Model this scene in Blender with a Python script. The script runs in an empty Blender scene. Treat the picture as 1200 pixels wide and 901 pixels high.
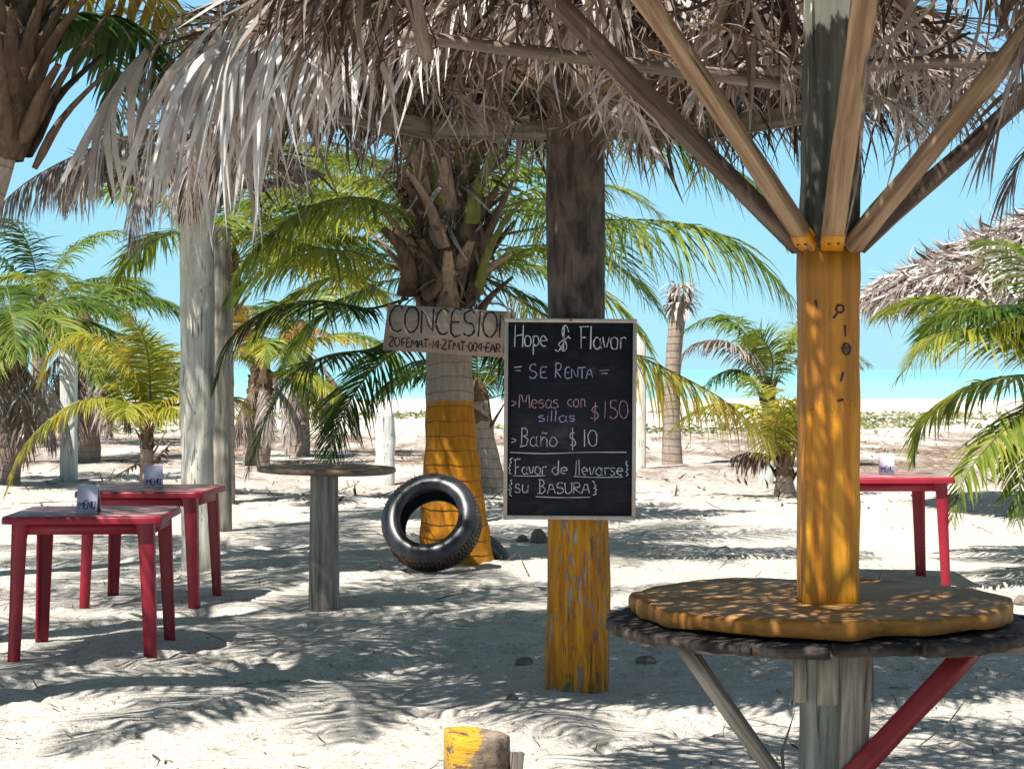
import bpy, math, random
import numpy as np
from mathutils import Vector, Matrix, Quaternion

# ------------------------------------------------------------------ camera, world, sun, exposure
SC = bpy.context.scene
COL = SC.collection
F = 2300.0            # focal length in pixels of the 1200 px wide photograph
H = 1.45              # eye height
HOR = 433.0           # row of the horizon
cam_d = bpy.data.cameras.new('camera')
cam = bpy.data.objects.new('camera', cam_d); COL.objects.link(cam)
cam_d.sensor_width = 36.0
cam_d.lens = 36.0 * F / 1200.0
cam_d.clip_start = 0.1; cam_d.clip_end = 30000
cam.location = (0, 0, H)
cam.rotation_euler = (math.radians(90) - math.atan((450.5 - HOR) / F), 0, 0)
SC.camera = cam

SUN_DIR = Vector((-0.38, -0.50, 1.06)).normalized()       # towards the sun
sun_el = math.asin(SUN_DIR.z)
sun_az = math.atan2(SUN_DIR.x, SUN_DIR.y)                 # clockwise from +Y
W = bpy.data.worlds.new('World'); SC.world = W
W.use_nodes = True
wn = W.node_tree; wn.nodes.clear()
sky = wn.nodes.new('ShaderNodeTexSky'); sky.sky_type = 'NISHITA'; sky.sun_disc = False
sky.sun_elevation = sun_el; sky.sun_rotation = sun_az
sky.air_density = 1.0; sky.dust_density = 0.15; sky.ozone_density = 2.5; sky.altitude = 0
tint = wn.nodes.new('ShaderNodeMix'); tint.data_type = 'RGBA'; tint.blend_type = 'MULTIPLY'
tint.inputs[0].default_value = 1.0
wn.links.new(sky.outputs[0], tint.inputs[6]); tint.inputs[7].default_value = (0.6, 0.9, 1.0, 1)
bg = wn.nodes.new('ShaderNodeBackground'); bg.inputs[1].default_value = 0.086
wo = wn.nodes.new('ShaderNodeOutputWorld')
geo_ = wn.nodes.new('ShaderNodeTexCoord'); sx_ = wn.nodes.new('ShaderNodeSeparateXYZ'); wn.links.new(geo_.outputs['Generated'], sx_.inputs[0])
rp_ = wn.nodes.new('ShaderNodeValToRGB'); e_ = rp_.color_ramp.elements
e_[0].position = 0.0; e_[0].color = (0.34, 0.64, 0.79, 1); e_[1].position = 1.0; e_[1].color = (0.13, 0.14, 0.165, 1)
x_ = e_.new(0.15); x_.color = (0.27, 0.58, 0.84, 1); x_ = e_.new(0.45); x_.color = (0.15, 0.22, 0.30, 1)
wn.links.new(sx_.outputs[2], rp_.inputs[0])
sc_ = wn.nodes.new('ShaderNodeMix'); sc_.data_type = 'RGBA'; sc_.blend_type = 'MULTIPLY'; sc_.inputs[0].default_value = 1.0
wn.links.new(rp_.outputs[0], sc_.inputs[6]); sc_.inputs[7].default_value = (7.6, 7.6, 7.6, 1)
mx_ = wn.nodes.new('ShaderNodeMix'); mx_.data_type = 'RGBA'; mx_.inputs[0].default_value = 0.9      # mostly hand-set sky colours by elevation, dimmed overhead to deepen the shade
wn.links.new(tint.outputs[2], mx_.inputs[6]); wn.links.new(sc_.outputs[2], mx_.inputs[7])
wn.links.new(mx_.outputs[2], bg.inputs[0]); wn.links.new(bg.outputs[0], wo.inputs[0])

sd = bpy.data.lights.new('sun', 'SUN'); sd.energy = 5.0; sd.angle = math.radians(0.5); sd.color = (1.0, 0.955, 0.88)
so = bpy.data.objects.new('sun', sd); COL.objects.link(so)
so.rotation_euler = SUN_DIR.to_track_quat('Z', 'Y').to_euler()
so.location = (-8, -10, 30)

SC.view_settings.view_transform = 'Standard'; SC.view_settings.look = 'None'
SC.view_settings.exposure = 1.0; SC.view_settings.gamma = 1.0
SC.render.engine = 'CYCLES'
SC.cycles.max_bounces = 8; SC.cycles.transmission_bounces = 6; SC.cycles.transparent_max_bounces = 8
try: SC.cycles.use_denoising = True
except Exception: pass

# ------------------------------------------------------------------ small helpers
R0 = np.random.default_rng(7)
random.seed(5)
def px(x, y, D): return np.array([(x - 600.0) / F * D, D, H - (y - HOR) / F * D])

_lat = {}
def vnoise(x, y, seed=0):
    """smooth value noise in 2-D, about -1..1"""
    if seed not in _lat: _lat[seed] = np.random.default_rng(100 + seed).uniform(-1, 1, (256, 256))
    L = _lat[seed]
    xi = np.floor(x).astype(int); yi = np.floor(y).astype(int)
    fx = x - xi; fy = y - yi
    fx = fx * fx * (3 - 2 * fx); fy = fy * fy * (3 - 2 * fy)
    a = L[xi & 255, yi & 255]; b = L[(xi + 1) & 255, yi & 255]
    c = L[xi & 255, (yi + 1) & 255]; d = L[(xi + 1) & 255, (yi + 1) & 255]
    return (a * (1 - fx) + b * fx) * (1 - fy) + (c * (1 - fx) + d * fx) * fy

_rf = np.random.default_rng(31)
FEET = np.column_stack([_rf.uniform(-5, 5, 1100), _rf.uniform(5, 24, 1100), _rf.uniform(0, 3.14, 1100), _rf.uniform(0.6, 1.35, 1100)])
def ground_z(x, y):
    x = np.asarray(x, float); y = np.asarray(y, float)
    z = 0.030 * vnoise(x * 0.55 + 3, y * 0.55 + 9, 1) + 0.016 * vnoise(x * 1.7, y * 1.7, 2) \
        + 0.008 * vnoise(x * 4.3, y * 4.3, 3) + 0.004 * vnoise(x * 10.1, y * 10.1, 4) + 0.0022 * vnoise(x * 22, y * 22, 5)
    z = z * np.clip(1.2 - np.abs(y - 12) / 60, 0.4, 1)
    z = z + 0.10 * np.exp(-((y - 84) / 9.0) ** 2) * (0.75 + 0.25 * vnoise(x * 0.05, y * 0.0 + 3, 6)) \
          - np.clip((y - 96) / 20, 0, 1) * 0.55
    return z
def gz(x, y): return float(ground_z(np.array([x]), np.array([y]))[0])

class Geo:
    """collects numpy geometry of one mesh"""
    def __init__(s): s.v = []; s.f = []; s.r = []; s.m = []; s.n = 0
    def add(s, V, Fs, rnd=0.5, mi=0):
        V = np.asarray(V, float).reshape(-1, 3)
        Fs = np.asarray(Fs, int)
        s.v.append(V); s.f.append(Fs + s.n)
        s.r.append(np.broadcast_to(np.asarray(rnd, float), (len(V),)).copy())
        s.m.append(np.full(len(Fs), mi)); s.n += len(V)
        return s
    def mesh(s, name, mats, smooth=False):
        me = bpy.data.meshes.new(name)
        V = np.concatenate(s.v)
        me.vertices.add(len(V)); me.vertices.foreach_set('co', V.astype(np.float32).ravel())
        loops = np.concatenate([f.ravel() for f in s.f])
        tot = np.concatenate([np.full(len(f), f.shape[1]) for f in s.f])
        me.loops.add(len(loops)); me.loops.foreach_set('vertex_index', loops.astype(np.int32))
        me.polygons.add(len(tot))
        st = np.concatenate([[0], np.cumsum(tot)[:-1]])
        me.polygons.foreach_set('loop_start', st.astype(np.int32))
        me.polygons.foreach_set('loop_total', tot.astype(np.int32))
        me.polygons.foreach_set('material_index', np.concatenate(s.m).astype(np.int32))
        if smooth: me.polygons.foreach_set('use_smooth', np.ones(len(tot), bool))
        a = me.attributes.new('rnd', 'FLOAT', 'POINT'); a.data.foreach_set('value', np.concatenate(s.r).astype(np.float32))
        for m in mats: me.materials.append(m)
        me.update(calc_edges=True); me.validate()
        return me

def tag(o, label=None, cat=None, group=None, kind=None):
    if label: o['label'] = label
    if cat: o['category'] = cat
    if group: o['group'] = group
    if kind: o['kind'] = kind
    return o
def thing(name, loc, label, cat, group=None):
    o = bpy.data.objects.new(name, None); COL.objects.link(o); o.location = loc
    o.empty_display_size = 0.2
    return tag(o, label, cat, group)
def link(name, me, parent=None, loc=None, quat=None):
    o = bpy.data.objects.new(name, me); COL.objects.link(o)
    base = Vector((0, 0, 0))
    if parent is not None:
        o.parent = parent
        p = parent
        while p is not None: base = base + p.location; p = p.parent
    if loc is None: loc = base
    o.location = Vector(loc) - base
    if quat is not None: o.rotation_mode = 'QUATERNION'; o.rotation_quaternion = quat
    return o
def put(name, geo, mats, parent=None, loc=None, quat=None, smooth=False, world=False):
    """world=True: geometry is in world coordinates and is moved to the parent's origin"""
    if not isinstance(mats, (list, tuple)): mats = [mats]
    if world:
        org = np.array(loc if loc is not None else (root_loc(parent) if parent is not None else (0, 0, 0)), float)
        geo.v = [v - org for v in geo.v]
        loc = org
    return link(name, geo.mesh(name, mats, smooth), parent, loc, quat)
def root_loc(p):
    b = Vector((0, 0, 0))
    while p is not None: b = b + p.location; p = p.parent
    return tuple(b)

def resample(P, n):
    """Catmull-Rom through control points, n samples evenly by arc length"""
    P = np.asarray(P, float)
    Q = np.vstack([2 * P[0] - P[1], P, 2 * P[-1] - P[-2]])
    out = []
    for i in range(1, len(Q) - 2):
        t = np.linspace(0, 1, 12, endpoint=False)[:, None]
        a, b, c, d = Q[i - 1], Q[i], Q[i + 1], Q[i + 2]
        out.append(0.5 * (2 * b + (c - a) * t + (2 * a - 5 * b + 4 * c - d) * t ** 2 + (3 * b - a - 3 * c + d) * t ** 3))
    out = np.vstack(out + [P[-1:]])
    s = np.concatenate([[0], np.cumsum(np.linalg.norm(np.diff(out, axis=0), axis=1))])
    u = np.linspace(0, s[-1], n)
    return np.column_stack([np.interp(u, s, out[:, k]) for k in range(3)])
def unit(v): return v / np.maximum(np.linalg.norm(v, axis=-1, keepdims=True), 1e-9)
def frames(P):
    T = unit(np.gradient(P, axis=0)); S = np.zeros_like(T)
    s = np.cross(T[0], [0, 0, 1.0])
    if np.linalg.norm(s) < 0.05: s = np.array([1.0, 0, 0])
    s = unit(s)
    for i in range(len(P)):
        s = unit(s - T[i] * np.dot(s, T[i])); S[i] = s
    return T, S, np.cross(S, T)

def tube(P, rad, n=7, squash=1.0, cap=True):
    P = np.asarray(P, float); k = len(P)
    T, S, U = frames(P)
    rad = np.broadcast_to(np.asarray(rad, float), (k,))
    a = np.linspace(0, 2 * math.pi, n, endpoint=False)
    V = P[:, None] + rad[:, None, None] * (np.cos(a)[None, :, None] * S[:, None] + squash * np.sin(a)[None, :, None] * U[:, None])
    V = V.reshape(-1, 3)
    i = np.arange(k - 1)[:, None] * n; j = np.arange(n)[None]
    q = np.stack([i + j, i + (j + 1) % n, i + n + (j + 1) % n, i + n + j], -1).reshape(-1, 4)
    return V, q
def add_tube(g, P, rad, n=7, squash=1.0, rnd=0.5, mi=0, cap=True):
    V, q = tube(P, rad, n, squash)
    base = g.n
    g.add(V, q, rnd, mi)
    if cap:
        k = len(P)
        g.f.append(np.array([list(range(n))[::-1]]) + base); g.m.append(np.array([mi]))
        g.f.append(np.array([list(range((k - 1) * n, k * n))]) + base); g.m.append(np.array([mi]))

PROF = {2: [0.8, 1.0, 0.08], 3: [0.6, 1.0, 0.7, 0.06], 4: [0.5, 1.0, 0.9, 0.55, 0.04], 5: [0.5, 0.95, 1.0, 0.8, 0.45, 0.04]}
def strips(g, B, D0, Wd, L, Wt, grav, nseg, rnd, rng, curl=0.0, mi=0, tip=0.12):
    """leaf blades: base points, start directions, width directions; all (n,3)"""
    n = len(B); L = np.broadcast_to(L, (n,)); Wt = np.broadcast_to(Wt, (n,)); grav = np.broadcast_to(grav, (n,))
    D = unit(D0); P = B.copy(); prof = PROF[nseg]
    Wd = unit(Wd - D * (Wd * D).sum(1, keepdims=True))
    cv = rng.normal(0, 1, (n, 3)) * curl
    V = np.zeros((n, (nseg + 1), 2, 3)); rr = np.zeros((n, nseg + 1, 2))
    for k in range(nseg + 1):
        h = (Wt * prof[k] * 0.5)[:, None] * Wd
        V[:, k, 0] = P - h; V[:, k, 1] = P + h
        rr[:, k, :] = (rnd + tip * (k / nseg) ** 2)[:, None]
        D = unit(D + np.array([0, 0, -1.0]) * (grav / nseg)[:, None] + cv / nseg)
        Wd = unit(Wd - D * (Wd * D).sum(1, keepdims=True) + cv[:, [1, 2, 0]] * 0.5 / nseg)
        P = P + D * (L / nseg)[:, None]
    m = (nseg + 1) * 2
    base = np.arange(n)[:, None, None] * m
    k = np.arange(nseg)[None, :, None] * 2
    q = np.concatenate([base + k, base + k + 1, base + k + 3, base + k + 2], -1).reshape(-1, 4)
    g.add(V.reshape(-1, 3), q, rr.ravel(), mi)

def frond_geo(g, P, N=60, L=0.55, Wl=0.035, grav=0.9, seed=0, tone=0.4, dry=False, start=0.16, rr=0.018, lift=0.25,
              nseg=4, curl=0.16, spread=(0.35, 0.95), miss=0.0, tipk=0.13):
    """a pinnate palm leaf along the curve P; material 0 leaflets, material 1 the rib"""
    if not dry and N >= 40: N = int(N * 1.6); Wl = Wl * 0.78
    rng = np.random.default_rng(seed)
    P = resample(P, 22); T, S, U = frames(P)
    u = np.linspace(start, 0.995, N)
    u = np.clip(u + rng.uniform(-0.4, 0.4, N) / N, 0, 0.999)
    idx = u * 21; i0 = np.floor(idx).astype(int); i0 = np.clip(i0, 0, 20); f = (idx - i0)[:, None]
    Pb = P[i0] * (1 - f) + P[i0 + 1] * f
    Tb = unit(T[i0] * (1 - f) + T[i0 + 1] * f); Sb = unit(S[i0] * (1 - f) + S[i0 + 1] * f); Ub = np.cross(Sb, Tb)
    v = np.clip((u - start) / (1 - start), 0, 1)
    prof = np.clip(0.55 + 1.5 * v, 0, 1) * np.clip(1.25 - 0.95 * v ** 2.2, 0.15, 1)
    for sgn in (-1, 1):
        keep = rng.random(N) >= miss
        fwd = spread[0] + (spread[1] - spread[0]) * v + rng.normal(0, 0.09, N)
        D0 = Sb * (sgn * np.cos(fwd))[:, None] + Tb * np.sin(fwd)[:, None] + Ub * (lift + rng.normal(0, 0.1, N))[:, None]
        Wd = Tb + Ub * rng.normal(0.3 * sgn, 0.25, N)[:, None]
        Ls = L * prof * rng.uniform(0.82, 1.08, N) * np.where(rng.random(N) < 0.12, rng.uniform(0.35, 0.8, N), 1)
        rn = tone + rng.normal(0, 0.09, N) + rng.normal(0, 0.05)
        strips(g, Pb[keep], D0[keep], Wd[keep], Ls[keep], Wl * rng.uniform(0.75, 1.15, N)[keep] * np.clip(prof[keep], 0.5, 1),
               (grav * rng.uniform(0.7, 1.3, N))[keep], nseg, rn[keep], rng, curl=curl, tip=tipk)
    add_tube(g, P, np.linspace(rr, rr * 0.18, 22), 6, 0.7, rnd=tone, mi=1)
    return g
def frond_curve(p0, az, e0, L, droop, side=0.0, n=10):
    p = np.array(p0, float); out = [p.copy()]
    for i in range(n):
        t = (i + 0.5) / n
        e = e0 - droop * t ** 1.25; a = az + side * t
        p = p + np.array([math.cos(a) * math.cos(e), math.sin(a) * math.cos(e), math.sin(e)]) * L / n
        out.append(p.copy())
    return np.array(out)

# ------------------------------------------------------------------ materials
def c4(c): return (c[0], c[1], c[2], 1.0)
class NT:
    def __init__(s, name, rough=0.7, spec=0.3):
        s.m = bpy.data.materials.new(name); s.m.use_nodes = True; s.t = s.m.node_tree; s.t.nodes.clear()
        s.out = s.n('ShaderNodeOutputMaterial'); s.b = s.n('ShaderNodeBsdfPrincipled')
        s.b.inputs['Roughness'].default_value = rough; s.b.inputs['Specular IOR Level'].default_value = spec
        s.l(s.b.outputs[0], s.out.inputs[0]); s.tc = s.n('ShaderNodeTexCoord')
    def n(s, k): return s.t.nodes.new(k)
    def l(s, a, b): s.t.links.new(a, b)
    def val(s, sock, v):
        if hasattr(v, 'is_output') or hasattr(v, 'links'): s.l(v, sock)
        else: sock.default_value = v
    def map(s, scale=(1, 1, 1), loc=(0, 0, 0), src='Object'):
        m = s.n('ShaderNodeMapping'); m.inputs['Scale'].default_value = scale; m.inputs['Location'].default_value = loc
        s.l(s.tc.outputs[src], m.inputs[0]); return m.outputs[0]
    def noise(s, vec, scale, detail=4, rough=0.6, dist=0.0):
        n = s.n('ShaderNodeTexNoise'); n.inputs['Scale'].default_value = scale; n.inputs['Detail'].default_value = detail
        n.inputs['Roughness'].default_value = rough; n.inputs['Distortion'].default_value = dist
        s.l(vec, n.inputs['Vector']); return n.outputs[0]
    def voro(s, vec, scale, feature='F1'):
        n = s.n('ShaderNodeTexVoronoi'); n.inputs['Scale'].default_value = scale; n.feature = feature
        s.l(vec, n.inputs['Vector']); return n.outputs[0]
    def ramp(s, fac, stops, interp='LINEAR'):
        r = s.n('ShaderNodeValToRGB'); r.color_ramp.interpolation = interp
        e = r.color_ramp.elements
        while len(e) > 1: e.remove(e[-1])
        e[0].position = stops[0][0]; e[0].color = c4(stops[0][1]) if len(stops[0][1]) == 3 else stops[0][1]
        for p, c in stops[1:]:
            x = e.new(p); x.color = c4(c)
        s.l(fac, r.inputs[0]); return r.outputs[0]
    def step(s, fac, a, b):
        r = s.n('ShaderNodeMapRange'); r.inputs[1].default_value = a; r.inputs[2].default_value = b
        s.val(r.inputs[0], fac); return r.outputs[0]
    def mix(s, fac, a, b, mode='MIX'):
        m = s.n('ShaderNodeMix'); m.data_type = 'RGBA'; m.blend_type = mode
        s.val(m.inputs[0], fac)
        for k, v in ((6, a), (7, b)):
            if isinstance(v, tuple): m.inputs[k].default_value = c4(v)
            else: s.l(v, m.inputs[k])
        return m.outputs[2]
    def math(s, op, a, b=0.0, clamp=False):
        m = s.n('ShaderNodeMath'); m.operation = op; m.use_clamp = clamp
        s.val(m.inputs[0], a); s.val(m.inputs[1], b); return m.outputs[0]
    def bump(s, h, strength=0.3, dist=0.01, prev=None):
        b = s.n('ShaderNodeBump'); b.inputs['Strength'].default_value = strength; b.inputs['Distance'].default_value = dist
        s.l(h, b.inputs['Height'])
        if prev is not None: s.l(prev, b.inputs['Normal'])
        s.l(b.outputs[0], s.b.inputs['Normal']); return b.outputs[0]
    def color(s, c):
        if isinstance(c, tuple): s.b.inputs['Base Color'].default_value = c4(c)
        else: s.l(c, s.b.inputs['Base Color'])
    def z(s):
        x = s.n('ShaderNodeSeparateXYZ'); s.l(s.tc.outputs['Object'], x.inputs[0]); return x.outputs[2]
    def xyz(s, src='Object'):
        x = s.n('ShaderNodeSeparateXYZ'); s.l(s.tc.outputs[src], x.inputs[0]); return x.outputs
    def rnd(s):
        a = s.n('ShaderNodeAttribute'); a.attribute_name = 'rnd'; return a.outputs['Fac']
    def objrnd(s):
        return s.n('ShaderNodeObjectInfo').outputs['Random']

def leaf_mat(name, stops, trans=0.4, tcol=None, rough=0.45, spec=0.4, fleck=None):
    k = NT(name, rough, spec)
    c = k.ramp(k.rnd(), stops)
    n = k.noise(k.map((1, 1, 1)), 9.0, 3)
    c = k.mix(k.step(n, 0.35, 0.75), c, k.mix(1.0, c, (0.72, 0.70, 0.66), 'MULTIPLY'))
    if fleck is not None:
        n2 = k.noise(k.map((1, 1, 1)), 55.0, 3)
        c = k.mix(k.step(n2, 0.56, 0.72), c, fleck)
    k.color(c)
    t = k.n('ShaderNodeBsdfTranslucent')
    k.l(k.mix(1.0, c, tcol or (1.0, 1.0, 0.6), 'MULTIPLY'), t.inputs[0])
    mx = k.n('ShaderNodeMixShader'); mx.inputs[0].default_value = trans
    k.l(k.b.outputs[0], mx.inputs[1]); k.l(t.outputs[0], mx.inputs[2]); k.l(mx.outputs[0], k.out.inputs[0])
    return k.m
GREEN = leaf_mat('palm_leaf_green', [(0.0, (0.022, 0.055, 0.014)), (0.25, (0.06, 0.13, 0.022)), (0.5, (0.18, 0.26, 0.035)),
                                     (0.72, (0.42, 0.42, 0.06)), (0.92, (0.50, 0.33, 0.06)), (1.0, (0.36, 0.20, 0.07))], 0.5)
DRY = leaf_mat('dry_palm_leaf', [(0.0, (0.055, 0.035, 0.026)), (0.3, (0.17, 0.12, 0.09)), (0.62, (0.42, 0.375, 0.36)),
                                 (1.0, (0.74, 0.71, 0.71))], 0.22, (1.0, 0.86, 0.7), 0.6, 0.25)
THATCH = leaf_mat('thatch_leaf', [(0.0, (0.030, 0.018, 0.013)), (0.35, (0.10, 0.066, 0.048)), (0.7, (0.30, 0.25, 0.22)),
                                  (1.0, (0.62, 0.58, 0.55))], 0.12, (1.0, 0.8, 0.6), 0.7, 0.2)

def fibre_mat(name, a, b, scale=(40, 40, 3), rough=0.75, bs=0.5):
    k = NT(name, rough, 0.2)
    v = k.map(scale); n = k.noise(v, 1.0, 6, 0.65); n2 = k.noise(k.map((3, 3, 3)), 1.0, 3)
    c = k.mix(k.step(n, 0.3, 0.7), a, b); c = k.mix(k.step(n2, 0.35, 0.8), c, k.mix(1.0, c, (0.5, 0.45, 0.4), 'MULTIPLY'))
    k.color(c); k.bump(n, bs, 0.01); return k.m
RIB_GREEN = fibre_mat('petiole_green', (0.10, 0.13, 0.025), (0.22, 0.19, 0.05), rough=0.5, bs=0.2)
RIB_DRY = fibre_mat('petiole_dry', (0.22, 0.13, 0.08), (0.42, 0.31, 0.22), bs=0.3)
HUSK = fibre_mat('palm_fibre', (0.045, 0.028, 0.020), (0.20, 0.125, 0.08), (22, 22, 5), bs=0.9)

def wood_mat(name, a, b, paint=None, zr=None, peel=0.5, rough=0.75, below=None, grain=(28, 28, 1.6), stain=(0.35, 0.33, 0.30), pscale=3.0,
             crack=True, spec=0.25):
    """grained wood; paint=(colour, colour) laid between heights zr of the object, worn by noise"""
    k = NT(name, rough, spec)
    g = k.noise(k.map(grain), 1.0, 7, 0.65, 0.3)
    big = k.noise(k.map((2.2, 2.2, 0.9)), 1.0, 4)
    c = k.mix(k.step(g, 0.38, 0.62), a, b)
    c = k.mix(k.step(big, 0.42, 0.72), c, k.mix(1.0, c, stain, 'MULTIPLY'))
    h = g
    if paint is not None:
        zz = k.z(); w = k.noise(k.map((pscale * 3, pscale * 3, pscale)), 1.0, 6, 0.7)
        wz = k.math('ADD', zz, k.math('MULTIPLY', k.math('SUBTRACT', w, 0.5), 0.35))
        m = k.math('MULTIPLY', k.step(wz, zr[0], zr[0] + 0.02), k.step(wz, zr[1], zr[1] - 0.02))
        chips = k.noise(k.map((60, 60, 9)), 1.0, 5, 0.7)
        m = k.math('MULTIPLY', m, k.step(k.math('ADD', chips, k.math('MULTIPLY', w, 0.5)), peel, peel + 0.06), clamp=True)
        pn = k.noise(k.map((35, 35, 2.5)), 1.0, 5)
        pc = k.mix(k.step(pn, 0.42, 0.60), paint[0], paint[1])
        pd = k.noise(k.map((6, 6, 3)), 1.0, 4)
        pc = k.mix(k.math('MULTIPLY', k.step(pd, 0.5, 0.8), 0.55), pc, k.mix(1.0, pc, (0.45, 0.33, 0.25), 'MULTIPLY'))
        c = k.mix(m, c, pc); h = k.math('ADD', k.math('MULTIPLY', g, 0.6), k.math('MULTIPLY', m, 0.25))
    if crack:
        cr = k.noise(k.map((55, 55, 2.4)), 1.0, 2, 0.4); cm = k.step(cr, 0.33, 0.27)
        c = k.mix(k.math('MULTIPLY', cm, 0.75), c, (0.03, 0.022, 0.016)); h = k.math('SUBTRACT', h, k.math('MULTIPLY', cm, 0.6))
    k.color(c); k.bump(h, 0.9, 0.010)
    return k.m
YEL = ((0.40, 0.13, 0.005), (0.60, 0.26, 0.014))
OLDSTRUT = wood_mat('weathered_brown_strut', (0.07, 0.045, 0.035), (0.20, 0.14, 0.105))
RAFTER = wood_mat('rafter_timber', (0.20, 0.12, 0.07), (0.42, 0.29, 0.18), stain=(0.5, 0.42, 0.35), crack=True)
POLE = wood_mat('bark_pole', (0.13, 0.10, 0.08), (0.30, 0.24, 0.20))
GREYWOOD = wood_mat('weathered_grey_board', (0.11, 0.095, 0.08), (0.33, 0.295, 0.25))
DARKWOOD = wood_mat('dark_worn_plank', (0.018, 0.014, 0.013), (0.085, 0.065, 0.055), grain=(6, 30, 30))
POST_TOP = wood_mat('upper_post_dark_with_white_paint', (0.045, 0.048, 0.04), (0.12, 0.12, 0.095), paint=((0.62, 0.64, 0.55), (0.50, 0.53, 0.44)),
                    zr=(0.60, 9), peel=0.30)
POST_YEL = wood_mat('ochre_painted_post', (0.26, 0.10, 0.010), (0.46, 0.18, 0.010), paint=YEL, zr=(-9, 0.60), peel=0.45, rough=0.5, crack=False,
                    stain=(0.6, 0.52, 0.45), grain=(34, 34, 1.1), spec=0.35)
POST_LOW = wood_mat('grey_green_post', (0.12, 0.135, 0.11), (0.28, 0.30, 0.255))
LOG_SIGN = wood_mat('log_post_with_ochre_paint', (0.12, 0.09, 0.07), (0.40, 0.36, 0.31), paint=YEL, zr=(0.06, 1.20), peel=0.64, grain=(26, 26, 6), pscale=5.0)
LOG_DARK = wood_mat('log_post_dark_bark', (0.035, 0.025, 0.020), (0.13, 0.095, 0.075), grain=(18, 18, 6))
WHITEPOST = wood_mat('whitewashed_post', (0.20, 0.18, 0.15), (0.36, 0.33, 0.29), paint=((0.66, 0.63, 0.56), (0.50, 0.47, 0.38)), zr=(-1, 9), peel=0.57)
PALEPOST = wood_mat('pale_blue_white_post', (0.30, 0.29, 0.27), (0.42, 0.41, 0.38), paint=((0.62, 0.64, 0.62), (0.50, 0.52, 0.49)), zr=(-1, 9), peel=0.55)
OLDGREY = wood_mat('old_grey_post', (0.15, 0.13, 0.105), (0.38, 0.345, 0.295))
REDBRACE = wood_mat('red_painted_brace', (0.15, 0.05, 0.04), (0.22, 0.08, 0.07), paint=((0.14, 0.010, 0.014), (0.20, 0.018, 0.022)), zr=(-9, 9), peel=0.45, crack=False, rough=0.5)
CARD = wood_mat('brown_sign_board', (0.34, 0.25, 0.205), (0.46, 0.35, 0.29), grain=(2, 20, 20), crack=False, stain=(0.75, 0.7, 0.68))
FRAMEW = wood_mat('pale_sign_frame', (0.50, 0.42, 0.36), (0.62, 0.55, 0.50), crack=False, stain=(0.8, 0.75, 0.72))

def simple(name, col, rough=0.6, spec=0.4, n=None):
    k = NT(name, rough, spec)
    if n:
        x = k.noise(k.map((1, 1, 1)), n[0], 5, 0.65); k.color(k.mix(k.step(x, 0.35, 0.7), col, n[1]))
        k.bump(x, n[2] if len(n) > 2 else 0.2, 0.01)
    else: k.color(col)
    return k.m
CHALK = simple('white_chalk', (0.62, 0.64, 0.62), 0.95, 0.05, (160, (0.30, 0.32, 0.32), 0.0))
CHALK_BLUE = simple('lilac_chalk', (0.40, 0.41, 0.58), 0.95, 0.05, (160, (0.24, 0.25, 0.36), 0.0))
CHALK_PINK = simple('pink_chalk', (0.50, 0.30, 0.34), 0.95, 0.05, (160, (0.30, 0.18, 0.21), 0.0))
def slate():
    k = NT('blackboard', 0.75, 0.22); n = k.noise(k.map((4, 4, 14)), 1.0, 5, 0.7, 0.8); n2 = k.noise(k.map((3, 3, 3)), 1.0, 3)
    c = k.mix(k.math('MULTIPLY', k.step(n, 0.45, 0.75), k.step(n2, 0.4, 0.65)), (0.012, 0.013, 0.018), (0.062, 0.062, 0.070)); k.color(c); return k.m
SLATE = slate()
INK = simple('black_ink', (0.012, 0.010, 0.012), 0.7)
INKBLUE = simple('dark_blue_print', (0.03, 0.03, 0.10), 0.6)
PAPER = simple('lilac_menu_card', (0.58, 0.54, 0.66), 0.5, 0.4, (18, (0.52, 0.48, 0.62), 0.0))
RUST = simple('rusty_nail', (0.10, 0.04, 0.02), 0.7)
def red_plastic():
    k = NT('faded_red_plastic', 0.42, 0.45)
    n = k.noise(k.map((1, 1, 1)), 7, 4); n2 = k.noise(k.map((30, 30, 4)), 1.0, 4)
    c = k.mix(k.step(n, 0.35, 0.75), (0.31, 0.009, 0.026), (0.21, 0.007, 0.019))
    c = k.mix(k.math('MULTIPLY', k.step(n2, 0.62, 0.75), 0.35), c, (0.48, 0.16, 0.17))
    k.color(c); k.bump(n2, 0.06, 0.003); return k.m
RED = red_plastic()
def red_top():
    k = NT('bleached_red_table_top', 0.5, 0.4)
    n = k.noise(k.map((6, 14, 6)), 1.0, 6, 0.7); n2 = k.noise(k.map((2, 2, 2)), 1.0, 3)
    c = k.mix(k.step(n, 0.42, 0.58), (0.22, 0.035, 0.045), (0.40, 0.27, 0.25))
    c = k.mix(k.step(n2, 0.45, 0.62), c, (0.30, 0.26, 0.23)); k.color(c); k.bump(n, 0.1, 0.004); return k.m
REDTOP = red_top()

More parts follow.
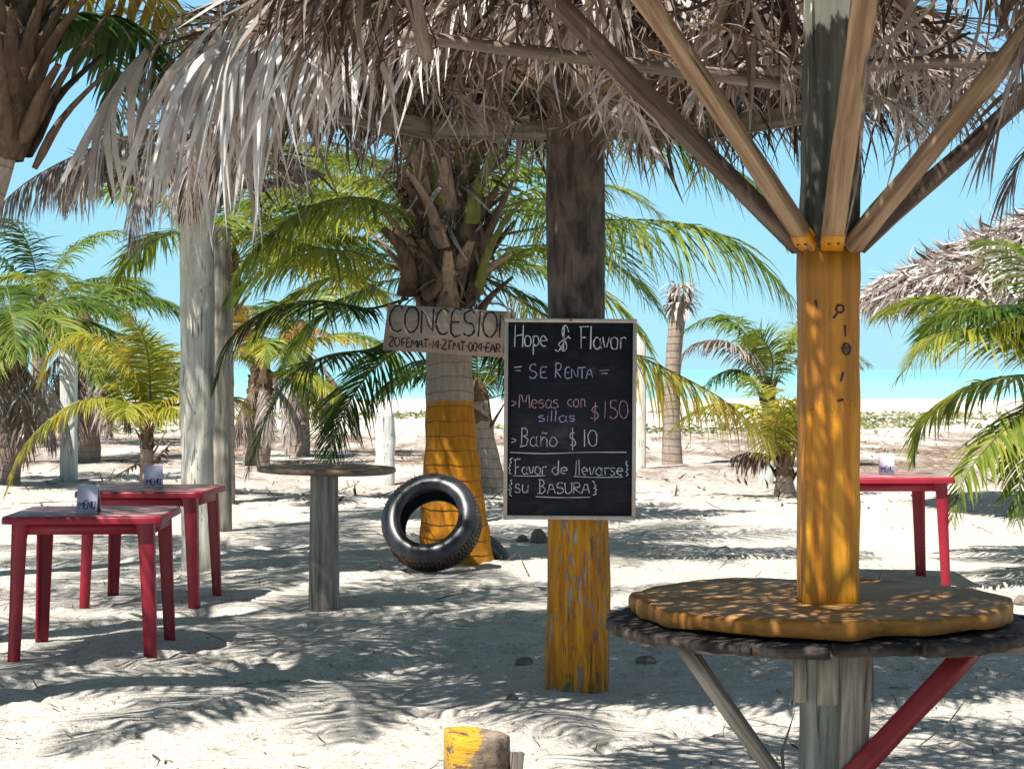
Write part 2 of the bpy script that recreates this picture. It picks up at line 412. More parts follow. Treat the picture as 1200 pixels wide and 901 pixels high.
def sand_mat():
    k = NT('coral_sand', 0.92, 0.12)
    v = k.map((1, 1, 1))
    n1 = k.noise(v, 0.7, 5, 0.6); n2 = k.noise(v, 6.0, 6, 0.7); n3 = k.noise(v, 42.0, 4, 0.8); n4 = k.noise(v, 130.0, 3, 0.7)
    c = k.mix(k.step(n1, 0.3, 0.7), (0.62, 0.575, 0.515), (0.70, 0.655, 0.595))
    c = k.mix(k.math('MULTIPLY', k.step(n2, 0.45, 0.65), 0.6), c, (0.42, 0.385, 0.34))
    c = k.mix(k.math('MULTIPLY', k.step(n4, 0.47, 0.62), 0.62), c, (0.30, 0.265, 0.23))
    c = k.mix(k.math('MULTIPLY', k.step(n3, 0.555, 0.62), 0.70), c, (0.17, 0.14, 0.115))
    # leaf litter and dry creeper that lies in patches further back
    xyz = k.xyz(); y = xyz[1]
    far = k.math('MULTIPLY', k.step(y, 21.0, 30.0), k.step(y, 48.0, 42.0))
    lit = k.noise(k.map((0.55, 0.16, 1)), 1.0, 6, 0.7)
    lm = k.math('MULTIPLY', far, k.step(lit, 0.42, 0.56))
    l2 = k.noise(k.map((7, 2.2, 1)), 1.0, 5, 0.7)
    c = k.mix(k.math('MULTIPLY', lm, k.step(l2, 0.30, 0.5)), c, (0.19, 0.125, 0.085))
    k.color(c)
    b1 = k.bump(k.noise(v, 11.0, 5, 0.65), 0.8, 0.045)
    k.bump(n4, 0.9, 0.010, b1)
    return k.m
SAND = sand_mat()
def sea_mat():
    k = NT('shallow_turquoise_sea', 0.25, 0.3)
    y = k.xyz()[1]
    n = k.noise(k.map((0.02, 0.15, 1)), 1.0, 5)
    c = k.mix(k.step(y, 105.0, 400.0), (0.32, 0.58, 0.56), (0.20, 0.50, 0.55))
    c = k.mix(k.math('MULTIPLY', k.step(n, 0.45, 0.65), 0.25), c, (0.08, 0.38, 0.46))
    k.color(c); k.bump(k.noise(k.map((0.6, 1.6, 1)), 1.0, 5), 0.35, 0.15); return k.m
SEA = sea_mat()
TYRE = simple('tyre_rubber', (0.018, 0.019, 0.026), 0.32, 0.5, (12, (0.035, 0.034, 0.04), 0.15))
def tread_mat():
    k = NT('tyre_tread_with_ochre_paint', 0.6, 0.35)
    n = k.noise(k.map((9, 9, 9)), 1.0, 6, 0.7)
    c = k.mix(k.step(n, 0.50, 0.66), (0.028, 0.022, 0.020), (0.22, 0.10, 0.02)); k.color(c); k.bump(n, 0.3, 0.01); return k.m
TREAD = tread_mat()
def palm_trunk_mat(name, lo=None, hi=None):
    k = NT(name, 0.85, 0.15)
    z = k.z()
    wob = k.math('ADD', k.math('MULTIPLY', z, 1.0), k.math('MULTIPLY', k.noise(k.map((3, 3, 1)), 1.0, 3), 0.10))
    w = k.math('FRACT', k.math('MULTIPLY', wob, 9.0))
    ring = k.step(w, 0.12, 0.0)
    f = k.noise(k.map((26, 26, 5)), 1.0, 6, 0.7)
    c = k.mix(k.step(f, 0.3, 0.7), (0.20, 0.155, 0.125), (0.38, 0.31, 0.26))
    if lo is not None:
        e = k.noise(k.map((7, 7, 3)), 1.0, 5, 0.7)
        wz = k.math('ADD', z, k.math('MULTIPLY', k.math('SUBTRACT', e, 0.5), 0.16))
        m = k.math('MULTIPLY', k.step(wz, lo, lo + 0.02), k.step(wz, hi, hi - 0.02))
        m = k.math('MULTIPLY', m, k.step(f, 0.30, 0.36))
        c = k.mix(m, c, k.mix(k.step(f, 0.4, 0.7), (0.34, 0.125, 0.012), (0.56, 0.24, 0.018)))
    c = k.mix(k.math('MULTIPLY', ring, 0.75), c, (0.06, 0.042, 0.03)); k.color(c)
    k.bump(k.math('SUBTRACT', f, k.math('MULTIPLY', ring, 0.8)), 0.6, 0.015); return k.m
TRUNK = palm_trunk_mat('palm_trunk_bark')
TRUNK_YEL = palm_trunk_mat('palm_trunk_with_ochre_band', -0.6, 1.24)
def slab_mat():
    k = NT('ochre_rimmed_table_slab', 0.62, 0.3)
    g = k.noise(k.map((9, 9, 30)), 1.0, 7, 0.75, 0.6); g2 = k.noise(k.map((2.6, 3.4, 2)), 1.0, 4)
    top = k.mix(k.step(g, 0.35, 0.68), (0.15, 0.080, 0.035), (0.37, 0.225, 0.11))
    top = k.mix(k.math('MULTIPLY', k.step(g2, 0.48, 0.66), 0.6), top, (0.42, 0.31, 0.22))
    sc = k.noise(k.map((3, 60, 3)), 1.0, 4); top = k.mix(k.math('MULTIPLY', k.step(sc, 0.62, 0.7), 0.5), top, (0.42, 0.36, 0.31))
    top = k.mix(k.math('MULTIPLY', k.step(k.noise(k.map((5, 5, 5)), 1.0, 4), 0.35, 0.6), 0.6), top, (0.42, 0.20, 0.035))
    e = k.rnd(); en = k.math('ADD', e, k.math('MULTIPLY', k.math('SUBTRACT', g, 0.5), 0.55))
    c = k.mix(k.step(en, 0.42, 0.62), top, k.mix(k.step(g, 0.3, 0.7), (0.14, 0.055, 0.014), (0.40, 0.165, 0.02)))
    k.color(c); k.bump(g, 0.4, 0.008); return k.m
SLAB = slab_mat()
DISC = simple('worn_round_top', (0.25, 0.175, 0.12), 0.7, 0.3, (16, (0.14, 0.095, 0.065), 0.5))
STONE = simple('beach_stone', (0.13, 0.10, 0.09), 0.95, 0.1, (40, (0.30, 0.25, 0.215), 1.0))
LITTER = leaf_mat('leaf_litter', [(0.0, (0.05, 0.035, 0.025)), (0.5, (0.14, 0.10, 0.07)), (1.0, (0.36, 0.30, 0.24))], 0.1, None, 0.8, 0.1)
CREEPER = leaf_mat('beach_creeper', [(0.0, (0.07, 0.10, 0.03)), (0.5, (0.22, 0.24, 0.09)), (1.0, (0.45, 0.38, 0.22))], 0.3)

# ------------------------------------------------------------------ the ground and the sea
def ground():
    ys = np.concatenate([np.arange(-14, 5, 0.5), np.arange(5, 17, 0.035), np.arange(17, 30, 0.09), np.arange(30, 60, 0.4), np.arange(60, 131, 1.2)])
    hx = np.concatenate([np.arange(0, 3.6, 0.035), np.arange(3.6, 7, 0.12), np.geomspace(7, 90, 40), np.geomspace(110, 3000, 14)])
    xs = np.concatenate([-hx[:0:-1], hx])
    X, Y = np.meshgrid(xs, ys)
    Z = ground_z(X, Y)
    for fx, fy, fa, fs in FEET:                                  # scuffs and footprints
        i0, i1 = np.searchsorted(ys, (fy - 0.25, fy + 0.25)); j0, j1 = np.searchsorted(xs, (fx - 0.25, fx + 0.25))
        if i1 - i0 < 3 or j1 - j0 < 3: continue
        dx = X[i0:i1, j0:j1] - fx; dy = Y[i0:i1, j0:j1] - fy
        a = dx * math.cos(fa) + dy * math.sin(fa); b = -dx * math.sin(fa) + dy * math.cos(fa)
        q = (a / (0.125 * fs)) ** 2 + (b / (0.052 * fs)) ** 2
        Z[i0:i1, j0:j1] += -0.022 * fs * np.exp(-q ** 1.5) + 0.009 * np.exp(-(q - 1.9) ** 2 * 1.5)
    n = len(xs); k = len(ys)
    i = np.arange(k - 1)[:, None] * n; j = np.arange(n - 1)[None]
    q = np.stack([i + j, i + j + 1, i + n + j + 1, i + n + j], -1).reshape(-1, 4)
    g = Geo(); g.add(np.column_stack([X.ravel(), Y.ravel(), Z.ravel()]), q)
    o = put('sand_ground', g, SAND, smooth=True)
    tag(o, 'pale coral sand scuffed by feet and dappled with palm shade', kind='structure')
    g = Geo()
    xs = np.array([-9000, -2500, -600, -150, 0, 150, 600, 2500, 9000.]); ys = np.array([104, 118, 140, 200, 400, 900, 2500, 8000, 20000.])
    X, Y = np.meshgrid(xs, ys); n = len(xs); i = np.arange(len(ys) - 1)[:, None] * n; j = np.arange(n - 1)[None]
    q = np.stack([i + j, i + j + 1, i + n + j + 1, i + n + j], -1).reshape(-1, 4)
    g.add(np.column_stack([X.ravel(), Y.ravel(), 0 * X.ravel() - 0.12]), q)
    tag(put('sea_water', g, SEA), 'calm turquoise sea reaching the horizon', kind='structure')
ground()

# ------------------------------------------------------------------ timber
def beam_geo(L, w, h, taper=1.0, seed=0, rough=0.0015, bev=0.07, segs=None):
    """chamfered timber along +Z from the origin, slightly uneven"""
    rng = np.random.default_rng(seed)
    b = min(w, h) * bev
    sec = np.array([(-w / 2 + b, -h / 2), (w / 2 - b, -h / 2), (w / 2, -h / 2 + b), (w / 2, h / 2 - b), (w / 2 - b, h / 2), (-w / 2 + b, h / 2), (-w / 2, h / 2 - b), (-w / 2, -h / 2 + b)])
    k = segs or max(3, int(L / 0.12) + 1)
    g = Geo(); V = np.zeros((k, 8, 3))
    bow = rng.normal(0, 0.004, 2) * L
    for i, t in enumerate(np.linspace(0, 1, k)):
        s = 1 + (taper - 1) * t
        V[i, :, :2] = sec * s + rng.normal(0, rough, (8, 2)) + bow * math.sin(math.pi * t); V[i, :, 2] = t * L
    i = np.arange(k - 1)[:, None] * 8; j = np.arange(8)[None]
    q = np.stack([i + j, i + (j + 1) % 8, i + 8 + (j + 1) % 8, i + 8 + j], -1).reshape(-1, 4)
    g.add(V.reshape(-1, 3), q)
    g.f.append(np.array([list(range(8))[::-1]])); g.m.append(np.array([0]))
    g.f.append(np.array([list(range((k - 1) * 8, k * 8))])); g.m.append(np.array([0]))
    return g
def beam(name, p, q, w, h, mat, parent, roll=0.0, **kw):
    p = Vector(p); q = Vector(q); d = q - p
    za_ = d.normalized(); xa_ = Vector((0, 1, 0)).cross(za_)
    xa_ = xa_.normalized() if xa_.length > 0.1 else Vector((1, 0, 0))
    quat = Matrix((xa_, za_.cross(xa_), za_)).transposed().to_quaternion() @ Quaternion((0, 0, 1), roll)
    return put(name, beam_geo(d.length, w, h, **kw), mat, parent, p, quat)
def log_geo(L, r0, r1, seed=0, n=16, amp=0.05, k=None, flat=0.0, bend=0.0, knots=0):
    rng = np.random.default_rng(seed); k = k or int(L / 0.06) + 2
    a = np.linspace(0, 2 * math.pi, n, endpoint=False); zs = np.linspace(0, L, k)
    A, Zz = np.meshgrid(a, zs)
    r = (r0 + (r1 - r0) * (Zz / L))
    r = r * (1 + amp * vnoise(np.cos(A) * 1.3 + 7 + seed, np.sin(A) * 1.3 + Zz * 2.0 + seed, 7) + amp * 0.5 * vnoise(np.cos(A) * 4 + seed, np.sin(A) * 4 + Zz * 7, 8))
    bx = bend * np.sin(zs / L * math.pi)
    V = np.stack([r * np.cos(A) + bx[:, None], r * np.sin(A), Zz], -1)
    g = Geo(); i = np.arange(k - 1)[:, None] * n; j = np.arange(n)[None]
    q = np.stack([i + j, i + (j + 1) % n, i + n + (j + 1) % n, i + n + j], -1).reshape(-1, 4)
    g.add(V.reshape(-1, 3), q)
    g.f.append(np.array([list(range((k - 1) * n, k * n))])); g.m.append(np.array([0]))
    return g
def pole(name, p, q, r, mat, parent, seed=0):
    p = Vector(p); q = Vector(q); d = q - p
    return put(name, log_geo(d.length, r, r * 0.85, seed, 9, 0.08), mat, parent, p, d.to_track_quat('Z', 'Y'), smooth=True)

# ------------------------------------------------------------------ lettering: single strokes drawn as thin ribbons
def A_(cx, cy, rx, ry, a0, a1, n=9):
    return [(cx + rx * math.cos(math.radians(a)), cy + ry * math.sin(math.radians(a))) for a in np.linspace(a0, a1, n)]
GL = {  # glyph: (width, strokes); baseline 0, capital height 1
 'H': (.6, [[(.05, 0), (.08, 1)], [(.5, 0), (.55, 1)], [(.06, .5), (.53, .55)]]),
 'o': (.48, [A_(.23, .26, .19, .26, 90, 450, 13)]),
 'p': (.5, [[(.08, .5), (.1, -.35)], A_(.25, .28, .18, .24, 150, -150, 10)]),
 'e': (.46, [[(.06, .27), (.4, .31)] + A_(.23, .27, .18, .25, 15, 310, 10)]),
 'F': (.6, [[(.08, .98), (.58, 1.0)], [(.2, 0), (.18, .98)], [(.2, .5), (.45, .53)]]),
 'l': (.2, [[(.09, 0), (.1, 1)]]),
 'a': (.5, [A_(.23, .25, .18, .25, 60, 400, 12), [(.41, .5), (.4, .08), (.47, .0)]]),
 'v': (.42, [[(.02, .52), (.19, 0), (.38, .52)]]),
 'r': (.38, [[(.08, 0), (.09, .52)], A_(.25, .3, .16, .22, 170, 45, 6)]),
 'S': (.55, [A_(.28, .74, .22, .25, 40, 250, 9) + A_(.26, .25, .23, .25, 80, -150, 9)]),
 'E': (.5, [[(.45, 1), (.08, .98), (.08, 0), (.46, .02)], [(.08, .5), (.38, .52)]]),
 'R': (.55, [[(.08, 0), (.1, 1)], [(.05, .98)] + A_(.22, .76, .24, .24, 90, -90, 8) + [(.1, .5), (.5, 0)]]),
 'N': (.58, [[(.06, 0), (.08, 1), (.48, 0), (.5, 1)]]),
 'T': (.52, [[(.0, .98), (.52, 1)], [(.26, 0), (.26, .98)]]),
 'A': (.58, [[(.02, 0), (.28, 1), (.54, 0)], [(.12, .36), (.46, .38)]]),
 'M': (.78, [[(.05, 0), (.12, 1), (.38, .2), (.62, 1), (.72, 0)]]),
 's': (.4, [A_(.2, .4, .14, .12, 40, 250, 7) + A_(.18, .14, .15, .14, 80, -150, 7)]),
 'c': (.42, [A_(.24, .26, .18, .25, 50, 310, 10)]),
 'n': (.48, [[(.07, 0), (.08, .52)], A_(.24, .3, .16, .2, 170, 0, 7) + [(.4, 0)]]),
 'i': (.18, [[(.08, 0), (.09, .52)], [(.09, .7), (.1, .74)]]),
 'd': (.5, [A_(.22, .25, .17, .25, 60, 400, 12), [(.4, 1), (.4, 0)]]),
 'u': (.48, [[(.06, .52), (.07, .15)] + A_(.22, .16, .15, .16, 180, 360, 7) + [(.38, .52)], [(.38, .3), (.4, 0)]]),
 '$': (.5, [A_(.26, .64, .18, .18, 40, 250, 8) + A_(.24, .28, .19, .2, 80, -150, 8), [(.26, -.12), (.25, 1.05)]]),
 '1': (.3, [[(.16, 0), (.16, 1)]]),
 '5': (.5, [[(.42, 1), (.12, .98), (.1, .58)] + A_(.24, .3, .2, .3, 110, -140, 10)]),
 '0': (.5, [A_(.24, .5, .2, .5, 90, 450, 15)]),
 'B': (.56, [[(.02, 0), (.1, .02), (.12, 1)], [(.05, .98)] + A_(.2, .76, .22, .23, 90, -80, 8), A_(.2, .27, .26, .26, 80, -90, 8) + [(.02, .0)]]),
 'ñ': (.5, [[(.07, 0), (.08, .52)], A_(.24, .3, .16, .2, 170, 0, 7) + [(.4, 0)], [(.1, .68), (.2, .76), (.3, .7), (.4, .78)]]),
 'U': (.55, [[(.06, 1), (.07, .25)] + A_(.26, .25, .19, .25, 180, 360, 8) + [(.46, 1)]]),
 'C': (.62, [A_(.36, .5, .3, .5, 50, 305, 14)]),
 'O': (.66, [A_(.32, .5, .28, .5, 90, 450, 17)]),
 'I': (.24, [[(.11, 0), (.13, 1)]]),
 'Z': (.55, [[(.05, 1), (.48, 1), (.04, 0), (.5, 0)]]),
 '4': (.5, [[(.38, 0), (.38, 1), (.05, .35), (.48, .35)]]),
 '-': (.34, [[(.06, .5), (.26, .5)]]),
 ' ': (.3, []),
 '>': (.4, [[(.04, .5), (.34, .28), (.04, .08)]]),
 '=': (.5, [[(.02, .62), (.45, .66)], [(.12, .42), (.38, .42)]]),
 '{': (.34, [[(.3, 1.0), (.16, .95), (.24, .78), (.1, .7), (.22, .52), (.06, .45), (.2, .3), (.1, .12), (.26, .0)]]),
 '}': (.34, [[(.04, 1.0), (.18, .95), (.1, .78), (.24, .7), (.12, .52), (.28, .45), (.14, .3), (.24, .12), (.08, .0)]]),
 '&': (.75, [[(.6, .78)] + A_(.46, .82, .12, .2, 0, 180, 7) + [(.36, .62), (.52, .3)] + A_(.42, .18, .12, .18, 0, -180, 7) + [(.2, .3), (.62, .62)],
             [(.02, .05), (.2, .02), (.5, .5), (.68, .5)], [(.45, .98), (.38, .1)]]),
}
def word(text, x0, x1, yb, yc):
    """strokes of a word fitted between x0..x1, baseline yb, capital line yc (image rows, downwards)"""
    w = sum(GL[c][0] for c in text) or 1; sx = (x1 - x0) / w; hh = yb - yc
    out = []; x = x0
    for c in text:
        gw, st = GL[c]
        for s in st: out.append([(x + a * sx, yb - b * hh) for a, b in s])
        x += gw * sx
    return out
def ribbons(g, strokes, to_local, width, seed=0, jitter=0.0):
    """to_local maps (u, v) of the drawing to a point; the ribbon lies in local XZ with normal -Y"""
    rng = np.random.default_rng(seed)
    for s in strokes:
        P = np.array([to_local(u + rng.normal(0, jitter), v + rng.normal(0, jitter)) for u, v in s], float)
        if len(P) < 2: continue
        if len(P) > 2: P = resample(P, max(6, len(P) * 2))
        T = unit(np.gradient(P, axis=0)); N = np.column_stack([-T[:, 2], 0 * T[:, 0], T[:, 0]])
        wv = (width * 0.5 * rng.uniform(0.5, 1.3, len(P)))[:, None]
        V = np.concatenate([P - N * wv, P + N * wv]); k = len(P); i = np.arange(k - 1)
        g.add(V, np.stack([i, i + 1, k + i + 1, k + i], -1), 0.5)

# ------------------------------------------------------------------ thatch
def thatch_geo(g, c, R, za, ze, N, seed, keep=None, L=(0.45, 0.8), Wl=(0.009, 0.024), hang=0.9, tone=0.35, r_in=0.0, thick=0.07):
    rng = np.random.default_rng(seed)
    a = rng.uniform(0, 2 * math.pi, N); u = np.sqrt(rng.uniform(r_in ** 2, 1, N))
    if keep is not None:
        m = keep(a, u, rng); a = a[m]; u = u[m]; N = len(a)
    r = u * R
    z = za + (ze - za) * u + rng.uniform(-thick, thick, N)
    B = np.column_stack([c[0] + r * np.cos(a), c[1] + r * np.sin(a), z])
    slope = (za - ze) / R
    yaw = rng.normal(0, 0.55, N) + np.where(rng.random(N) < 0.18, rng.normal(0, 1.2, N), 0)
    D0 = np.column_stack([np.cos(a + yaw), np.sin(a + yaw), -slope * np.cos(yaw) + rng.normal(0, 0.16, N)])
    Wd = np.column_stack([-np.sin(a + yaw), np.cos(a + yaw), rng.normal(0, 0.7, N)])
    gv = 0.15 + hang * np.clip((u - 0.72) / 0.28, 0, 1) * rng.uniform(0.5, 1.8, N)
    strips(g, B, D0, Wd, rng.uniform(*L, N), rng.uniform(*Wl, N), gv, 4, np.clip(tone + rng.normal(0, 0.26, N), 0, 1), rng, curl=0.75, tip=0.1, mi=0)
    return g
def eave_frond(name, root, c, R, za, ze, az, seed, L=0.55, tone=0.5, N=34, out=0.5, reach=0.0, Wl=0.034, side=0.0):
    """a dry leaf laid over the roof, its tip drooping past the eave"""
    rng = np.random.default_rng(seed)
    P = []
    for u in (0.45, 0.7, 0.92):
        P.append([c[0] + R * u * math.cos(az), c[1] + R * u * math.sin(az), za + (ze - za) * u + 0.06])
    e = np.array([math.cos(az + side), math.sin(az + side), 0.0])
    P.append(np.array(P[-1]) + e * (0.22 + reach * 0.3) + [0, 0, -0.10]); P.append(P[-1] + e * (0.10 + reach * 0.3) + np.array([0, 0, -out * 0.45]))
    P.append(P[-1] + e * (0.03 + 0.1 * reach) + np.array([0, 0, -out * 0.5]))
    g = Geo(); frond_geo(g, np.array(P, float), N, L, Wl, grav=2.6, seed=seed, tone=tone, start=0.25, rr=0.012, lift=-0.1, nseg=4, curl=0.4,
                         spread=(0.5, 1.2), miss=0.15, tipk=0.1)
    return put(name, g, [DRY, RIB_DRY], root, world=True)

# ------------------------------------------------------------------ palapa over the ochre post with the bar table (right)
def palapa_front():
    X0, Y0 = 0.885, 5.50
    gz0 = gz(X0, Y0)
    root = thing('palapa', (X0, Y0, gz0), 'thatched parasol on the square ochre post that rises through the bar table', 'palapa', 'thatched parasols')
    W_ = 0.155
    put('lower_post', beam_geo(0.755 + 0.1, 0.142, 0.142, seed=1, bev=0.05), POST_LOW, root, (X0, Y0, -0.1))
    put('ochre_post', beam_geo(1.787 - 0.755, W_, W_, seed=2, bev=0.06, segs=14), POST_YEL, root, (X0, Y0, 0.755))
    put('upper_post', beam_geo(1.45, 0.150, 0.150, seed=3, bev=0.07, segs=16), POST_TOP, root, (X0, Y0, 1.787))
    # marks cut into the ochre face
    g = Geo(); fy = -W_ / 2 - 0.0045
    def lp(x, y): p = px(x, y, Y0 - W_ / 2); return (p[0] - X0, fy, p[2] - 0.755)
    st = [A_(984, 362, 4.5, 4.5, 0, 360, 10), [(981, 367), (976, 373)], [(990, 381), (990.5, 394)], A_(991.5, 409, 4.5, 6.5, 0, 360, 12), [(988, 436), (985, 447)], [(981, 470), (988, 468)], [(955, 352), (957, 360)]]
    for k, l in enumerate([st[0:2]] + [[q_] for q_ in st[2:]]):
        g = Geo(); ribbons(g, l, lp, 0.006, 3 + k); put('carved_mark', g, INK, root, (X0, Y0, 0.755))
    g = Geo(); V, q = tube(np.array([lp(991.5, 409), tuple(np.array(lp(991.5, 409)) + [0, -0.004, 0])]), [0.008, 0.004], 10); g.add(V, q)
    g.f.append(np.array([list(range(10, 20))])); g.m.append(np.array([0]))
    put('knot', g, RUST, root, (X0, Y0, 0.755))
    za, ze, R = 3.20, 2.56, 1.46
    # six struts
    z0 = 1.79
    for i, (a, w, h) in enumerate([(268, 0.060, 0.036), (223, 0.052, 0.036), (198, 0.048, 0.042), (310, 0.050, 0.036), (341, 0.044, 0.042)]):
        a = math.radians(a); rr = 0.085
        s = Vector((X0 + rr * math.cos(a), Y0 + rr * math.sin(a), z0)); L = 1.12
        e = s + Vector((math.cos(a) * L * 0.78, math.sin(a) * L * 0.78, L * 0.70))
        d = e - s
        zax = d.normalized(); xax = Vector((-math.sin(a), math.cos(a), 0)); yax = zax.cross(xax)
        quat = Matrix((xax, yax, zax)).transposed().to_quaternion()
        b = put('strut', beam_geo(d.length, w, h, seed=20 + i, rough=0.0022), OLDSTRUT if i in (2, 4) else RAFTER, root, s, quat)
        if i in (0, 1):        # the ochre foot of the strut with its two nails
            put('painted_foot', beam_geo(0.055, w + 0.002, h + 0.002, seed=40 + i, segs=3), POST_YEL, b, s, None).rotation_mode = 'QUATERNION'
            g = Geo()
            for dx in (-0.012, 0.014):
                p = Vector((dx, -(h / 2 + 0.003) if quat @ Vector((0, -1, 0)) @ Vector((0, -1, 0)) > 0 else (h / 2 + 0.003), 0.028))
                V, q = tube(np.array([p, p + Vector((0, 0.004, 0))]), 0.004, 8); g.add(V, q); g.f.append(np.array([list(range(8))])+g.n-16); g.m.append(np.array([0]))
            put('nail', g, RUST, b, s, None)
    # hexagon of poles near the eave, and another half way
    for (r, z, pr, sd) in ((1.38, 2.47, 0.026, 0), (0.86, 2.74, 0.024, 9)):
        for i in range(6):
            a0, a1 = math.radians(30 + 60 * i - 3), math.radians(30 + 60 * (i + 1) + 3)
            pole('ring_pole', (X0 + r * math.cos(a0), Y0 + r * math.sin(a0), z - 0.02), (X0 + r * math.cos(a1), Y0 + r * math.sin(a1), z + 0.02), pr, POLE, root, sd + i)
    for i in range(12):
        a = math.radians(30 * i + 8)
        pole('rafter', (X0 + 0.06 * math.cos(a), Y0 + 0.06 * math.sin(a), za - 0.05), (X0 + 1.5 * math.cos(a), Y0 + 1.5 * math.sin(a), ze - 0.01), 0.017, POLE, root, 50 + i)
    def keep(a, u, rng):
        d = np.degrees(a) % 360
        far = (d > 20) & (d < 160)
        p = np.where(far, np.where(u > 0.82, 0.30, 0.8), 1.0)
        p = np.where((d > 30) & (d < 75) & (u > 0.55), 0.26, p); p = np.where((d > 98) & (d < 128) & (u > 0.45), 0.10, p)
        return rng.random(len(a)) < p
    g = Geo(); thatch_geo(g, (X0, Y0), R, za, ze, 6500, 11, keep, tone=0.36, L=(0.22, 0.46), hang=0.7)
    tag(put('thatch', g, THATCH, root, world=True), kind='stuff')
    for i, az in enumerate([25, 52, 74, 98, 118, 140, 160, 182, 205, 345, 5]):
        eave_frond('dry_frond', root, (X0, Y0), R, za, ze, math.radians(az), 300 + i, L=0.22, tone=0.38, N=34, out=0.05 if 20 < az < 165 else 0.12, Wl=0.018)
    # strands that hang loose in front
    for j, (pts, w) in enumerate([([(1085, -30, 4.6), (1050, 35, 4.6), (1022, 75, 4.6), (1012, 120, 4.6), (1006, 200, 4.6), (988, 290, 4.6)], 0.014),
                                  ([(1100, -30, 4.7), (1062, 20, 4.7), (1030, 90, 4.7), (1018, 150, 4.7)], 0.020),
                                  ([(1150, -20, 4.4), (1145, 40, 4.4), (1120, 100, 4.4), (1085, 150, 4.4), (1035, 195, 4.4)], 0.016),
                                  ([(1110, -20, 4.4), (1075, 25, 4.4), (1020, 60, 4.4), (1010, 110, 4.4)], 0.018)]):
        w = w * 0.6; P = resample(np.array([px(*p) for p in pts]), 14); T = unit(np.gradient(P, axis=0))
        N_ = unit(np.cross(T, [0, 1, 0.4])); wv = (w * np.sin(np.linspace(0.5, 3.0, 14)))[:, None]
        g = Geo(); i = np.arange(13); g.add(np.concatenate([P - N_ * wv * 0.5, P + N_ * wv * 0.5]), np.stack([i, i + 1, 15 + i, 14 + i], -1), 0.35)
        put('hanging_leaf', g, DRY, root, world=True)
    for j, pts in enumerate([[(760, 60, 6.7), (810, 75, 6.8), (850, 90, 6.9), (880, 125, 6.95)], [(900, 40, 6.8), (870, 70, 6.9), (830, 95, 7.0), (805, 140, 7.0)], [(820, 20, 6.6), (860, 40, 6.7), (900, 60, 6.8), (925, 100, 6.8)],
                             [(1060, 70, 6.9), (1100, 90, 6.9), (1140, 100, 7.0), (1185, 130, 7.0)], [(1200, 60, 6.8), (1160, 80, 6.8), (1110, 95, 6.9), (1075, 135, 6.9)], [(1020, 40, 6.6), (1050, 70, 6.6), (1090, 85, 6.7), (1120, 115, 6.7)],
                             [(700, 60, 6.3), (720, 95, 6.4), (742, 130, 6.5), (765, 180, 6.5)], [(1010, 110, 6.7), (1040, 118, 6.7), (1060, 130, 6.7), (1078, 155, 6.7)]]):
        g = Geo(); frond_geo(g, np.array([px(*p) for p in pts]), 26, 0.24, 0.017, dry=True, grav=1.5, seed=170 + j, tone=0.35 + 0.04 * j, start=0.1, rr=0.008, curl=0.9, miss=0.2)
        put('dry_frond', g, [DRY, RIB_DRY], root, world=True)
    # right hand fronds that hang past the eave
    for j, pts in enumerate([[(1230, 60, 5.2), (1200, 95, 5.2), (1172, 135, 5.2), (1160, 185, 5.2)], [(1260, 120, 5.4), (1225, 150, 5.4), (1195, 190, 5.4), (1180, 230, 5.4)],
                             [(1240, -10, 4.9), (1215, 15, 4.9), (1198, 60, 4.9), (1190, 100, 4.9)]]):
        g = Geo(); frond_geo(g, np.array([px(*p) for p in pts]), 16, 0.27, 0.017, grav=1.6, seed=70 + j, tone=0.25, start=0.1, rr=0.007, curl=0.3)
        put('dry_frond', g, [DRY, RIB_DRY], root, world=True)
palapa_front()

